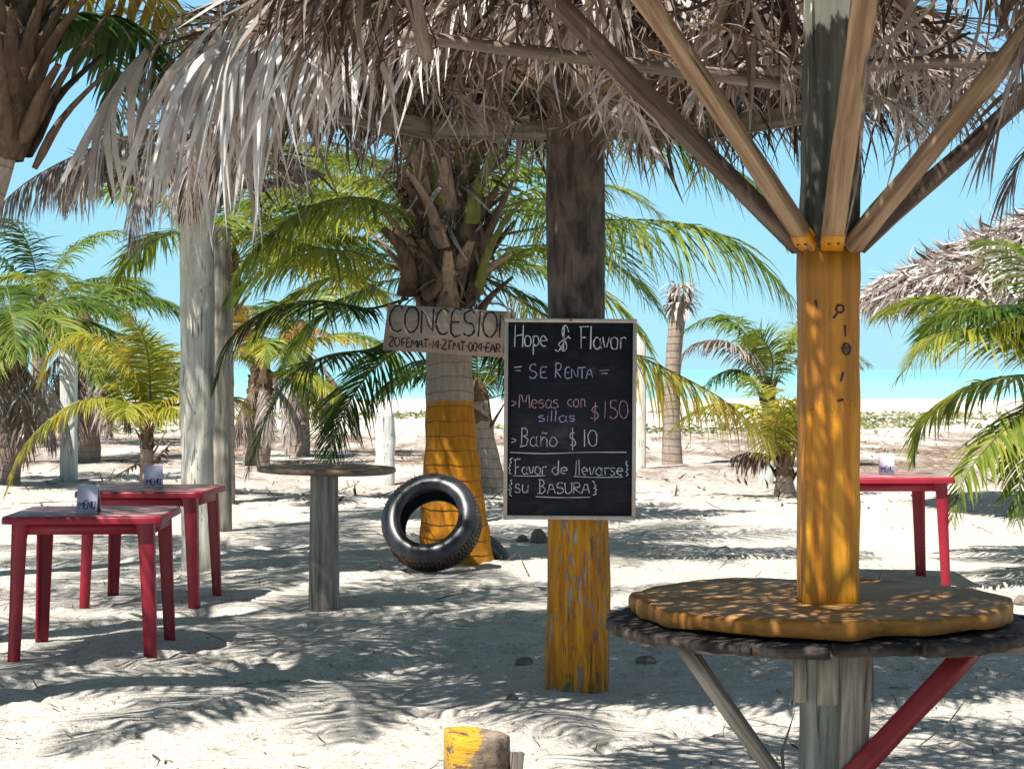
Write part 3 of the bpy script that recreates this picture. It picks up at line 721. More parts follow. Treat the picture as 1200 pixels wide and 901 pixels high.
# ------------------------------------------------------------------ the round bar table on the ochre post
def bar_table():
    X0, Y0 = 0.885, 5.50
    root = thing('bar_table', (X0, Y0, gz(X0, Y0)), 'round bar table with ochre rimmed slab top built around the square post', 'table')
    # irregular slab, with a bite where its two lobes meet; hole for the post is hidden by the post standing through it
    n = 200; a = np.linspace(0, 2 * math.pi, n, endpoint=False)
    r = 0.535 + 0.010 * np.sin(3 * a + 1) + 0.008 * np.sin(7 * a) + 0.004 * np.sin(17 * a + 2) + 0.0022 * np.sin(31 * a) + 0.0018 * np.sin(47 * a + 1)
    notch = np.exp(-((np.degrees(a) - 279 + 180) % 360 - 180) ** 2 / (2 * 5.0 ** 2)); r = r - 0.05 * notch
    cx, cy = -0.012, 0.075; inner = 0.098
    g = Geo()
    rows = [(0.995, 0.758, 1.0, 0), (1.004, 0.765, 1.0, 0), (1.005, 0.790, 1.0, 0), (1.0, 0.799, 0.8, 0), (0.988, 0.8015, 0.5, 0), (0.93, 0.802, 0.28, 0), (0.6, 0.802, 0.15, 0)]
    V = []; rn = []
    for k, (s, z, e, _) in enumerate(rows):
        wob = 0.003 * np.sin(5 * a + k) + 0.002 * np.sin(13 * a + 2 * k)
        V.append(np.column_stack([cx + r * s * np.cos(a), cy * (1 if s > 0.5 else 0) + r * s * np.sin(a), z + wob])); rn.append(np.full(n, e))
    V.append(np.column_stack([0.082 * np.sign(np.cos(a)) * np.minimum(1, np.abs(np.cos(a)) * 1.42), 0.082 * np.sign(np.sin(a)) * np.minimum(1, np.abs(np.sin(a)) * 1.42), 0.802 + 0 * a])); rn.append(np.zeros(n))
    k = len(V); i = np.arange(k - 1)[:, None] * n; j = np.arange(n)[None]
    q = np.stack([i + j, i + (j + 1) % n, i + n + (j + 1) % n, i + n + j], -1).reshape(-1, 4)
    g.add(np.concatenate(V), q, np.concatenate(rn))
    put('slab_top', g, SLAB, root, (X0, Y0, 0), smooth=True)
    # dark planks fanned out beneath
    rng = np.random.default_rng(4); m = 15; edges = np.linspace(0, 2 * math.pi, m + 1) + rng.uniform(-0.08, 0.08, m + 1); edges[-1] = edges[0] + 2 * math.pi
    for k in range(m):
        a0, a1 = edges[k] + 0.006, edges[k + 1] - 0.006; aa = np.linspace(a0, a1, 7)
        ro = 0.592 + rng.uniform(-0.022, 0.018); zb = 0.716 + rng.uniform(-0.006, 0.006); zt = 0.746 + rng.uniform(-0.003, 0.003); ri = 0.16
        sec = [(ri, zb), (ro - 0.008, zb), (ro, zb + 0.006), (ro + 0.002, zt - 0.006), (ro - 0.006, zt), (ri, zt)]
        V = np.array([[(cx + rr * math.cos(t), cy * 0.6 + rr * math.sin(t), zz) for rr, zz in sec] for t in aa]); ns = len(sec)
        i = np.arange(6)[:, None] * ns; j = np.arange(ns)[None]
        q = np.stack([i + j, i + ns + j, i + ns + (j + 1) % ns, i + (j + 1) % ns], -1).reshape(-1, 4)
        V[:, 2:5, :2] *= (1 + rng.uniform(-0.012, 0.012, 7))[:, None, None]; V[:, :, 2] += rng.uniform(-0.003, 0.003, (7, 1)); g = Geo(); g.add(V.reshape(-1, 3), q); g.f.append(np.array([list(range(ns))])); g.m.append(np.array([0])); g.f.append(np.array([list(range(6 * ns, 7 * ns))[::-1]])); g.m.append(np.array([0]))
        put('plank', g, DARKWOOD, root, (X0, Y0, 0))
    beam('bearer', (X0 - 0.42, Y0 - 0.105, 0.695), (X0 + 0.60, Y0 - 0.105, 0.700), 0.05, 0.026, GREYWOOD, root, seed=3)
    beam('bearer', (X0 - 0.55, Y0 + 0.11, 0.695), (X0 + 0.55, Y0 + 0.11, 0.695), 0.05, 0.026, GREYWOOD, root, seed=5)
    c = px(802, 757, 5.40); d = px(950, 966, 5.44)
    beam('brace', c, d, 0.036, 0.05, GREYWOOD, root, roll=0.3, seed=6)
    c = px(1142, 756, 5.36); d = px(985, 926, 5.41)
    o = beam('brace', c, d, 0.052, 0.07, REDBRACE, root, roll=0.5, seed=7); o['label'] = 'dark red painted brace'
    beam('brace', (X0 + 0.1, Y0 + 0.5, 0.70), (X0, Y0 + 0.09, 0.25), 0.045, 0.045, GREYWOOD, root, seed=8)
    beam('cleat', px(936.5, 764, 5.44), px(936.5, 822, 5.44), 0.030, 0.05, GREYWOOD, root, seed=9)
    beam('cleat', px(973, 765, 5.408), px(974, 826, 5.408), 0.075, 0.020, GREYWOOD, root, seed=10)
    beam('cleat', px(1006, 757, 5.40), px(996, 1010, 5.405), 0.082, 0.026, GREYWOOD, root, seed=11, taper=0.9)
    beam('cleat', px(1018, 764, 5.48), px(1018, 820, 5.48), 0.02, 0.05, GREYWOOD, root, seed=12)
bar_table()

# ------------------------------------------------------------------ palapa on the log post that carries the blackboard
def palapa_middle():
    X0, Y0 = 0.30, 8.92
    root = thing('palapa', (X0, Y0, gz(X0, Y0)), 'big thatched parasol on the round log post that carries the blackboard', 'palapa', 'thatched parasols')
    o = put('lower_post', log_geo(1.30, 0.150, 0.128, 3, 22, 0.075), LOG_SIGN, root, (X0, Y0, -0.06), smooth=True)
    put('upper_post', log_geo(1.95, 0.133, 0.126, 5, 20, 0.045), LOG_DARK, root, (X0 - 0.012, Y0, 1.22), smooth=True)
    za, ze, R = 3.60, 2.86, 1.60
    for i in range(6):
        a0, a1 = math.radians(0 + 60 * i), math.radians(0 + 60 * (i + 1)); r = 1.44; z = 2.69
        beam('ring_board', (X0 + r * math.cos(a0), Y0 + r * math.sin(a0), z), (X0 + r * math.cos(a1), Y0 + r * math.sin(a1), z + 0.004 * (i % 2)), 0.10, 0.028 if i != 1 else 0.03, GREYWOOD, root,
             roll=0, seed=60 + i)
    for i in range(14):
        a = math.radians(360 / 14 * i + 5)
        pole('rafter', (X0 + 0.1 * math.cos(a), Y0 + 0.1 * math.sin(a), za - 0.08), (X0 + 1.50 * math.cos(a), Y0 + 1.50 * math.sin(a), ze - 0.02), 0.02, POLE, root, 80 + i)
    for i in range(6):
        a = math.radians(60 * i + 30)
        beam('strut', (X0 + 0.12 * math.cos(a), Y0 + 0.12 * math.sin(a), 2.72), (X0 + 1.0 * math.cos(a), Y0 + 1.0 * math.sin(a), 3.12), 0.05, 0.05, RAFTER, root, seed=90 + i)
    g = Geo(); thatch_geo(g, (X0, Y0), R, za, ze, 11000, 21, None, tone=0.40, L=(0.26, 0.62), Wl=(0.008, 0.026), hang=1.1, thick=0.10)
    tag(put('thatch', g, THATCH, root, world=True), kind='stuff')
    for i, az in enumerate([10, 35, 62, 84, 104, 128, 150, 172, 190, 206, 222, 236, 248, 260, 272, 284, 296, 310, 326, 345]):
        near = 180 < az < 345
        eave_frond('dry_frond', root, (X0, Y0), R, za, ze, math.radians(az), 400 + i, L=0.36 if near else 0.24, tone=0.62 if near else 0.4, N=36, out=0.24 if near else 0.10, Wl=0.022)
    for j, pts in enumerate([[(560, 60, 7.9), (600, 85, 7.8), (640, 105, 7.8), (672, 150, 7.8)], [(700, 40, 7.8), (715, 90, 7.7), (720, 140, 7.7), (705, 175, 7.7)], [(760, 60, 8.2), (740, 100, 8.1), (700, 130, 8.0), (655, 150, 8.0)],
                             [(500, 60, 8.0), (520, 100, 7.9), (560, 130, 7.9), (610, 140, 7.9)], [(470, 90, 9.8), (520, 120, 9.9), (560, 150, 9.9), (590, 190, 9.9)], [(620, 30, 7.6), (660, 70, 7.5), (690, 100, 7.5), (730, 150, 7.5)],
                             [(800, 50, 8.4), (790, 100, 8.3), (770, 140, 8.3), (760, 180, 8.3)], [(540, 20, 7.5), (555, 60, 7.4), (580, 90, 7.4), (588, 130, 7.4)], [(860, 70, 9.5), (850, 110, 9.5), (830, 140, 9.5), (800, 165, 9.5)]]):
        g = Geo(); frond_geo(g, np.array([px(*p) for p in pts]), 34, 0.20, 0.015, dry=True, grav=1.2, seed=270 + j, tone=0.3 + 0.07 * (j % 6), start=0.05, rr=0.010, curl=1.1, miss=0.2)
        put('dry_frond', g, [DRY, RIB_DRY], root, world=True)
    # the long bleached leaves that pour off its left side
    LF = [([(470, -60, 8.1), (380, -40, 7.9), (300, 0, 7.8), (245, 35, 7.8), (205, 80, 7.8), (182, 130, 7.8)], 0.62, 54, 0.70),
          ([(520, -50, 7.9), (430, -50, 7.7), (350, -30, 7.6), (290, 10, 7.6), (255, 60, 7.6), (240, 110, 7.6)], 0.60, 54, 0.62),
          ([(560, -50, 7.8), (480, -45, 7.6), (410, -35, 7.5), (355, -5, 7.5), (325, 40, 7.5), (312, 85, 7.5)], 0.52, 46, 0.78),
          ([(600, -50, 7.7), (530, -45, 7.5), (470, -30, 7.45), (425, 0, 7.4), (400, 30, 7.4), (390, 65, 7.4)], 0.50, 42, 0.95),
          ([(640, -40, 7.6), (590, -40, 7.4), (540, -28, 7.35), (505, -8, 7.3), (485, 20, 7.3), (478, 45, 7.3)], 0.34, 32, 0.95),
          ([(400, -50, 8.5), (310, -25, 8.5), (230, 15, 8.5), (170, 60, 8.5), (130, 120, 8.5), (112, 180, 8.5)], 0.55, 46, 0.45),
          ([(480, -20, 8.6), (420, 0, 8.6), (360, 50, 8.6), (325, 100, 8.6), (305, 150, 8.6)], 0.46, 40, 0.42)]
    for j, (pts, L, N, tone) in enumerate(LF):
        g = Geo(); frond_geo(g, np.array([px(*p) for p in pts]), int(N * 0.48), L * (1.6 if j in (0, 1, 5) else 1.4), 0.040, grav=[4.2, 3.6, 4.5, 3.2, 3.8, 5, 4.5][j], seed=500 + j, dry=True, tone=tone + 0.2, start=0.2, rr=0.012, lift=0.25, nseg=5, curl=0.95, spread=(0.3, 1.2), miss=0.25, tipk=0.05)
        put('dry_frond', g, [DRY, RIB_DRY], root, world=True)
    rg_ = np.random.default_rng(99)
    for j in range(70):          # single long bleached leaves, each hanging its own way
        x0 = rg_.uniform(290, 560); D = rg_.uniform(7.3, 7.9); y1 = np.interp(x0, [290, 380, 460, 560], [225, 200, 150, 105]) + rg_.uniform(-45, 35); dx = rg_.uniform(-70, 25) - (460 - x0) * 0.15
        if j >= 44:
            x0 = rg_.uniform(200, 330); y1 = rg_.uniform(225, 300); dx = rg_.uniform(-60, 10); D = rg_.uniform(7.5, 7.9)
        y0 = -50 if j < 44 else np.interp(x0, [200, 330], [75, 5])
        pts = [(x0 + 30, y0, D), (x0 + 6, max(y1 * 0.15, y0 + 12), D - 0.05), (x0 + dx * 0.5 + rg_.uniform(-10, 10), y1 * 0.55, D - 0.1), (x0 + dx, y1, D - 0.1)]
        n = 14; P = resample(np.array([px(*p) for p in pts]), n); T = unit(np.gradient(P, axis=0)); th = rg_.uniform(-0.6, 0.6) + np.linspace(0, rg_.uniform(-1.5, 1.5), n)
        N_ = unit(np.cross(T, np.column_stack([np.sin(th), np.cos(th), 0 * th]))); wv = (rg_.uniform(0.022, 0.044) * np.array(list(np.linspace(0.6, 1, 5)) + list(np.linspace(1, 0.05, n - 5))))[:, None]
        g = Geo(); i = np.arange(n - 1); g.add(np.concatenate([P - N_ * wv * 0.5, P + N_ * wv * 0.5]), np.stack([i, i + 1, n + 1 + i, n + i], -1), rg_.uniform(0.55, 1.0))
        put('hanging_leaf', g, DRY, root, world=True)
palapa_middle()

def blackboard():
    D = 8.72; c = px(668, 491, D)
    root = thing('chalkboard_sign', (c[0], D, c[2]), 'blackboard in a pale frame with chalked rental prices, hung on the log post', 'sign')
    s = D / F
    W_, H_ = 155 * s, 235 * s; tilt = Quaternion((0, 1, 0), math.radians(0.4))
    fw = 0.017
    def box(name, x0, x1, z0, z1, y0, y1, mat):
        g = Geo(); b = 0.002
        V = [(x, y, z) for z in (z0, z1) for y in (y0, y1) for x in (x0, x1)]
        q = [(0, 1, 5, 4), (1, 3, 7, 5), (3, 2, 6, 7), (2, 0, 4, 6), (4, 5, 7, 6), (2, 3, 1, 0)]
        g.add(V, q); return put(name, g, mat, root, c, tilt)
    box('board_panel', -W_ / 2 + fw - 0.003, W_ / 2 - fw + 0.003, -H_ / 2 + fw - 0.003, H_ / 2 - fw + 0.003, -0.004, 0.010, SLATE)
    box('frame_rail', -W_ / 2, W_ / 2, H_ / 2 - fw, H_ / 2, -0.012, 0.012, FRAMEW); box('frame_rail', -W_ / 2, W_ / 2, -H_ / 2, -H_ / 2 + fw, -0.012, 0.012, FRAMEW)
    box('frame_stile', -W_ / 2, -W_ / 2 + fw, -H_ / 2 + fw, H_ / 2 - fw, -0.0125, 0.0125, FRAMEW); box('frame_stile', W_ / 2 - fw, W_ / 2, -H_ / 2 + fw, H_ / 2 - fw, -0.0125, 0.0125, FRAMEW)
    # drawing coordinates: board spans 35..578 by 50..862
    def lp(u, v): return ((u - 306.5) / 543.0 * W_, -0.0055, -(v - 456) / 812.0 * H_)
    w_ = [('Hope', 75, 212, 165, 78), ('&', 238, 312, 182, 80), ('Flavor', 335, 535, 172, 80), ('{', 50, 72, 682, 618), ('Favor', 72, 212, 680, 622), ('de', 232, 298, 680, 622), ('llevarse', 326, 528, 682, 622), ('}', 532, 552, 684, 624),
          ('{', 52, 74, 770, 705), ('su', 80, 142, 755, 690), ('B', 176, 212, 757, 702), ('ASURA', 214, 392, 757, 712), ('}', 398, 422, 765, 708), ('>', 62, 92, 560, 510), ('Ba', 102, 176, 568, 492), ('ño', 182, 258, 568, 492), ('$', 300, 336, 572, 496), ('10', 350, 425, 566, 500)]
    def words_(lst, mat, seed, wide=()):
        for i, t in enumerate(lst):
            g = Geo(); ribbons(g, word(*t), lp, 0.0052 if i in wide else 0.0041, seed + i, 1.3)
            put('chalk_word' if t[0].isalpha() or t[0][-1].isdigit() else 'chalk_mark', g, mat, root, c, tilt)
    words_(w_, CHALK, 10, (0, 1, 2))
    for j, l in enumerate([[(60, 592), (200, 597), (360, 590), (540, 588)], [(74, 686), (140, 688), (206, 685)], [(324, 688), (430, 691), (524, 688)], [(168, 771), (280, 774), (392, 770)]]):
        g = Geo(); ribbons(g, [l], lp, 0.0038, 77 + j, 0.4); put('chalk_line', g, CHALK, root, c, tilt)
    words_([('=', 72, 112, 285, 225), ('S', 134, 172, 292, 234), ('E', 182, 212, 290, 246), ('R', 240, 274, 290, 230), ('ENTA', 280, 402, 290, 248), ('=', 425, 468, 295, 235), ('sillas', 174, 332, 466, 420)], CHALK_BLUE, 30)
    words_([('>', 60, 92, 408, 360), ('Mesas', 94, 262, 412, 346), ('con', 294, 372, 406, 346), ('$', 390, 426, 462, 390), ('150', 436, 548, 452, 380)], CHALK_PINK, 50)
    g = Geo(); V, q = tube(np.array([(0, -0.013, H_ / 2 - 0.008), (0, -0.018, H_ / 2 - 0.008)]), 0.005, 8); g.add(V, q); g.f.append(np.array([list(range(8, 16))])); g.m.append(np.array([0]))
    put('nail', g, RUST, root, c, tilt)
blackboard()

# ------------------------------------------------------------------ palms
def trunk_geo(P, r, seed=0, n=18, ringamp=0.02, k=None):
    P = resample(P, k or max(12, int(np.linalg.norm(np.diff(np.asarray(P, float), axis=0), axis=1).sum() / 0.05)))
    r = np.interp(np.linspace(0, 1, len(P)), np.linspace(0, 1, len(r)), r)
    z = np.linspace(0, len(P) * 0.55, len(P)); r = r * (1 + ringamp * np.sin(z * 2.2 + 0.8 * np.sin(z * 0.31)))
    g = Geo(); add_tube(g, P, r, n)
    V = g.v[0].reshape(len(P), n, 3); c = V.mean(1, keepdims=True)
    a = np.arange(n)[None] * 0.7; kk = np.arange(len(P))[:, None] * 0.25
    g.v[0] = (c + (V - c) * (1 + 0.035 * vnoise(a + seed, kk, 9)[..., None])).reshape(-1, 3)
    return g
def boots(root, p, ax, rng, n, R, Lr, dry=0.6, bw=0.55):
    """stubs of old leaf bases sheathing the top of the trunk"""
    for i in range(n):
        a = i * 2.4 + rng.uniform(-0.3, 0.3); t = i / n; h = -R * 3.2 + t * R * 4.4
        o = np.array([math.cos(a), math.sin(a), 0]); L = rng.uniform(*Lr)
        b = np.array(p) + o * R * (0.75 - 0.25 * t) + np.array([0, 0, h])
        P = resample(np.array([b, b + o * L * 0.25 + [0, 0, L * 0.45], b + o * L * (0.45 + 0.3 * rng.random()) + [0, 0, L * rng.uniform(0.7, 0.95)]]), 8)
        g = Geo(); w = np.interp(np.linspace(0, 1, 8), [0, 0.2, 0.45, 1], [R * 0.2, R * bw, R * bw * 0.66, R * 0.12])
        V, q = tube(P, w, 7, 0.35); g.add(V, q, 0.4)
        put('leaf_base', g, HUSK if rng.random() < dry else RIB_DRY, root, world=True, smooth=True)
def palm(label, base, crown, r0, r1, fr, seed, group='coconut palms', L=0.5, Wl=0.035, name='palm_tree', husk=0.16, trunk=None, mids=None, N=52, cust=(), nb=7, cat='palm', stems=1, radii=None, dryp=0.7, bw=0.55, nseg=3, bootL=(0.25, 0.5)):
    """fr: list of (azimuth deg, start elevation deg, length, droop deg, tone)"""
    rng = np.random.default_rng(seed)
    base = np.array(base, float); base[2] = gz(base[0], base[1]); crown = np.array(crown, float)
    root = thing(name, tuple(base), label, cat, group)
    P = [base - [0, 0, 0.1]] + [np.array(m) for m in (mids or [])] + [crown]
    if np.linalg.norm(crown - base) > 0.25:
        put('trunk', trunk_geo(P, radii or [r0, r0 * 0.72 + r1 * 0.28, r1, r1 * 0.95], seed), trunk or TRUNK, root, world=True, smooth=True)
    g = Geo(); zz = np.linspace(-husk * 3.0, husk * (3.4 if husk > 0.24 else 2.2), 16)
    w = husk * np.interp(np.linspace(0, 1, 16), [0, 0.25, 0.6, 0.85, 1], [0.42, 1.08, 1.0, 0.6, 0.2])
    C = crown + np.outer(zz, [0, 0, 1.0]); V, q = tube(C, w, 18); V = V.reshape(16, 18, 3); cc = V.mean(1, keepdims=True)
    V = cc + (V - cc) * (1 + 0.32 * vnoise(np.arange(18)[None] * 0.9 + seed, np.arange(16)[:, None] * 0.8, 10)[..., None]); g.add(V.reshape(-1, 3), q)
    put('crown_shaft', g, HUSK, root, world=True)
    if nb: boots(root, crown, None, rng, nb, husk, bootL, dryp, bw)
    for i, f in enumerate(fr):
        az, e0, Lf, dr, tone = f[:5]; dryf = tone > 1
        s = crown + np.array([math.cos(math.radians(az)), math.sin(math.radians(az)), 0]) * husk * 0.35 + [0, 0, husk * (0.9 if e0 > 30 else 0.0)]
        P = frond_curve(s, math.radians(az), math.radians(e0), Lf, math.radians(dr), side=rng.uniform(-0.35, 0.35))
        g = Geo()
        if dryf:
            frond_geo(g, P, N - 10, L * 0.9, Wl, grav=2.5, seed=seed * 50 + i, tone=tone - 1, start=0.2, rr=0.016 * Lf / 2, lift=-0.1, curl=0.3, nseg=nseg, miss=0.1, tipk=0.05)
            put('dry_frond', g, [DRY, RIB_DRY], root, world=True)
        else:
            frond_geo(g, P, N, L, Wl, grav=1.0, seed=seed * 50 + i, tone=tone, rr=0.016 * Lf / 2, nseg=nseg)
            put('frond', g, [GREEN, RIB_GREEN], root, world=True)
    for i, cu in enumerate(cust):
        pts, Lc, tone = cu[:3]; gr = cu[3] if len(cu) > 3 else 1.2; n_ = cu[4] if len(cu) > 4 else N
        g = Geo(); P = np.array([px(*p) for p in pts]); dryf = tone > 1
        frond_geo(g, P, n_, Lc, Wl, grav=gr, seed=seed * 50 + 30 + i, tone=tone - 1 if dryf else tone, rr=0.018, nseg=4, start=0.14, lift=0.15)
        put('dry_frond' if dryf else 'frond', g, [DRY, RIB_DRY] if dryf else [GREEN, RIB_GREEN], root, world=True)
    return root

def main_palm():
    D = 15.0
    cust = [([(560, 250, 15), (625, 170, 14.8), (710, 150, 14.5), (800, 165, 14.3), (880, 215, 14.2), (915, 270, 14.2)], 0.72, 0.42, 1.3, 80),
            ([(565, 280, 15), (630, 268, 14.6), (710, 258, 14.3), (800, 262, 14.1), (870, 288, 14.0), (925, 345, 14.0)], 0.78, 0.45, 1.5, 84),
            ([(560, 320, 15), (640, 370, 14.6), (710, 400, 14.4), (780, 432, 14.3), (850, 470, 14.3), (905, 470 + 50, 14.3)], 0.62, 0.80, 2.4, 80),
            ([(500, 270, 15), (440, 235, 14.6), (370, 240, 14.4), (300, 290, 14.3), (265, 350, 14.3)], 0.55, 0.50, 1.6, 66),
            ([(485, 325, 15.2), (430, 300, 15.0), (370, 290, 14.6), (310, 275, 14.4), (262, 268, 14.3)], 0.55, 0.55, 1.7, 62),
            ([(478, 350, 15.1), (430, 362, 14.9), (370, 352, 14.3), (315, 362, 14.2), (272, 395, 14.2), (252, 450, 14.2)], 0.50, 0.05, 1.3, 62),
            ([(478, 385, 15.1), (440, 408, 14.9), (380, 418, 14.3), (335, 448, 14.2), (308, 500, 14.2), (290, 552, 14.2)], 0.42, 0.08, 1.0, 60),
            ([(495, 370, 15), (470, 405, 15.4), (430, 440, 15.6), (400, 490, 15.8), (385, 540, 15.9)], 0.55, 0.22, 1.0, 56),
            ([(550, 360, 15), (580, 385, 15.3), (600, 420, 15.5), (610, 470, 15.6)], 0.45, 0.12, 1.2, 48),
            ([(560, 330, 15), (600, 300, 15.5), (640, 290, 16), (690, 310, 16.2)], 0.5, 0.5, 1.2, 50),
            ([(548, 240, 15), (590, 175, 14.8), (640, 120, 14.6), (720, 90, 14.4)], 0.5, 0.3, 1.2, 56),
            ([(515, 240, 15), (490, 160, 15), (440, 90, 15), (360, 60, 15), (280, 90, 15)], 0.55, 0.42, 1.4, 66),
            ([(535, 270, 15), (600, 240, 15.8), (650, 235, 16.4), (740, 262, 16.8), (800, 320, 17)], 0.55, 0.45, 1.5, 60),
            ([(505, 300, 15), (455, 215, 15.6), (400, 170, 16), (330, 175, 16.3), (285, 215, 16.5)], 0.6, 0.62, 1.8, 60)]
    fr = [(238, 55, 3.0, 62, 0.4), (262, 58, 3.2, 62, 0.4), (285, 55, 3.1, 60, 0.4), (215, 50, 3.0, 60, 0.4), (310, 52, 3.0, 60, 0.4), (80, 70, 2.6, 80, 0.4), (130, 60, 2.8, 95, 0.35), (60, 55, 2.8, 95, 0.5), (100, 35, 2.4, 90, 0.3), (250, 78, 2.2, 60, 0.4), (20, 72, 2.6, 80, 0.45), (150, 25, 2.2, 80, 0.45), (40, 20, 2.2, 80, 0.4)]  # leading camera-side fronds, hidden by thatch, are added to shade the sand
    b = px(537, 655, D); c = px(526, 262, D)
    root = palm('coconut palm with an ochre painted trunk and the brown board nailed to it', b, c, 0.31, 0.165, fr, 3, radii=[0.30, 0.245, 0.195, 0.172, 0.168, 0.17], L=0.64, Wl=0.024, husk=0.25, bw=0.42, trunk=TRUNK_YEL, mids=[px(530, 575, D), px(527, 470, D), px(526, 360, D)], N=58, cust=cust, nb=34, nseg=3, bootL=(0.35, 0.8))
    rg_ = np.random.default_rng(12); n = 420; a = rg_.uniform(0, 6.28, n); zz = rg_.uniform(-0.75, 0.8, n); r = 0.25 + 0.08 * zz
    B = np.array(c) + np.column_stack([r * np.cos(a), r * np.sin(a), zz]); g = Geo()
    strips(g, B, np.column_stack([np.cos(a) * 0.7, np.sin(a) * 0.7, rg_.uniform(-0.9, 0.9, n)]), np.column_stack([-np.sin(a), np.cos(a), rg_.normal(0, 0.5, n)]), rg_.uniform(0.12, 0.42, n), rg_.uniform(0.008, 0.05, n), 1.6, 4, rg_.uniform(0.0, 0.45, n), rg_, curl=0.9)
    tag(put('torn_fibre', g, DRY, root, world=True), kind='stuff')
    # thick petioles in front of the crown
    for pts, w, mt in [([(500, 250, 14.8), (492, 200, 14.7), (470, 165, 14.6), (452, 155, 14.6)], 0.05, RIB_DRY), ([(520, 290, 14.72), (505, 245, 14.66), (488, 215, 14.6), (470, 195, 14.6)], 0.055, RIB_DRY),
                       ([(553, 262, 14.75), (558, 225, 14.7), (572, 195, 14.6), (600, 140, 14.5)], 0.05, RIB_GREEN), ([(515, 240, 14.75), (512, 200, 14.7), (506, 150, 14.6), (498, 100, 14.6)], 0.04, RIB_GREEN),
                       ([(478, 345, 14.8), (480, 320, 14.7), (470, 290, 14.62), (448, 268, 14.6)], 0.06, HUSK), ([(500, 350, 14.72), (518, 330, 14.68), (500, 300, 14.62), (478, 288, 14.6)], 0.06, HUSK), ([(560, 345, 14.8), (567, 310, 14.7), (585, 270, 14.65), (612, 235, 14.65)], 0.03, RIB_GREEN)]:
        g = Geo(); V, q = tube(resample(np.array([px(*p) for p in pts]), 12), np.linspace(w * 1.5, w * 0.45, 12), 8, 0.5); g.add(V, q)
        put('petiole', g, mt, root, world=True, smooth=True)
main_palm()

# other palms: base pixel + distance give the spot on the sand
def foot(x, D): return px(x, HOR + H * F / D, D)
def crown_fronds(rng, n, L, e=(20, 75), tone=(0.2, 0.6), droop=(60, 110), extra=()):
    out = []
    for i in range(n):
        out.append((i * 137.5 + rng.uniform(-15, 15), rng.uniform(*e), L * rng.uniform(0.8, 1.15), rng.uniform(*droop), rng.uniform(*tone)))
    return out + list(extra)
rg = np.random.default_rng(17)
# young palm between the left tables
palm('young yellow green palm growing right behind the far left red table', foot(172, 22), px(172, 512, 22), 0.09, 0.075,
     [(60, 70, 1.5, 70, 0.6), (100, 80, 1.4, 50, 0.7), (300, 50, 1.0, 90, 0.62), (20, 55, 1.3, 95, 0.66), (150, 72, 1.4, 60, 0.62), (255, 60, 0.9, 100, 0.6)], 41, L=0.52, Wl=0.034, husk=0.07, N=50, nb=5, bootL=(0.2, 0.4),
     cust=[([(172, 515, 22), (150, 478, 21.8), (110, 466, 21.5), (60, 490, 21.3), (25, 530, 21.2), (5, 580, 21.2)], 0.40, 0.68, 1.4, 64),
           ([(172, 512, 22), (160, 440, 22), (120, 395, 22), (70, 400, 22), (45, 450, 22)], 0.42, 0.66, 1.3, 60),
           ([(174, 510, 22), (176, 450, 22), (170, 400, 21.8), (150, 365, 21.6)], 0.42, 0.62, 0.9, 60),
           ([(176, 512, 22), (195, 470, 22), (222, 462, 22), (250, 490, 22)], 0.36, 0.7, 1.2, 46),
           ([(168, 540, 22), (145, 552, 21.8), (128, 562, 21.7)], 0.12, 1.2, 2.0, 12), ([(178, 545, 22), (192, 528, 21.9), (205, 515, 21.8)], 0.12, 1.1, 2.0, 10)])
palm('young palm with a dark stubby base beside the white marker post', foot(920, 22.6), px(919, 540, 22.6), 0.14, 0.09,
     [(40, 75, 1.1, 60, 0.6), (120, 78, 1.2, 60, 0.62), (280, 70, 0.8, 70, 0.6), (0, 60, 1.1, 90, 0.68), (330, 45, 0.8, 60, 1.3), (180, 30, 0.6, 60, 1.2)], 42, L=0.40, Wl=0.03, husk=0.09, N=46, nb=9, bootL=(0.25, 0.5),
     cust=[([(919, 540, 22.6), (905, 500, 22.5), (870, 475, 22.4), (820, 478, 22.3), (785, 505, 22.3)], 0.36, 0.66, 1.4, 54),
           ([(920, 538, 22.6), (925, 495, 22.4), (935, 475, 22.3), (950, 480, 22.2)], 0.42, 0.66, 1.6, 50), ([(918, 540, 22.6), (908, 510, 22.2), (915, 480, 22), (930, 470, 21.9)], 0.40, 0.7, 1.8, 50)])
palm('slim palm with drooping grey green leaves further back, seen left of the ochre post', foot(899, 29), px(900, 458, 29), 0.12, 0.09,
     [(50, 70, 2.0, 80, 0.5), (120, 70, 2.0, 80, 0.4), (10, 50, 1.8, 90, 0.4)], 43, L=0.5, Wl=0.035, husk=0.1, N=52, nb=5,
     cust=[([(900, 458, 29), (890, 415, 29), (860, 378, 29), (830, 372, 29), (805, 385, 29)], 0.5, 0.3, 1.4, 54),
           ([(900, 460, 29), (880, 420, 28.8), (850, 400, 28.6), (815, 402, 28.5), (795, 420, 28.4)], 0.45, 1.4, 1.7, 50),
           ([(898, 470, 29), (870, 435, 28.8), (845, 438, 28.6), (822, 455, 28.4)], 0.45, 0.25, 1.5, 50),
           ([(902, 462, 29), (905, 420, 28.8), (890, 395, 28.6), (870, 400, 28.5)], 0.5, 0.62, 1.0, 50),
           ([(903, 455, 29), (925, 400, 29), (960, 380, 29), (1010, 430, 29)], 0.5, 0.55, 1.4, 54)])
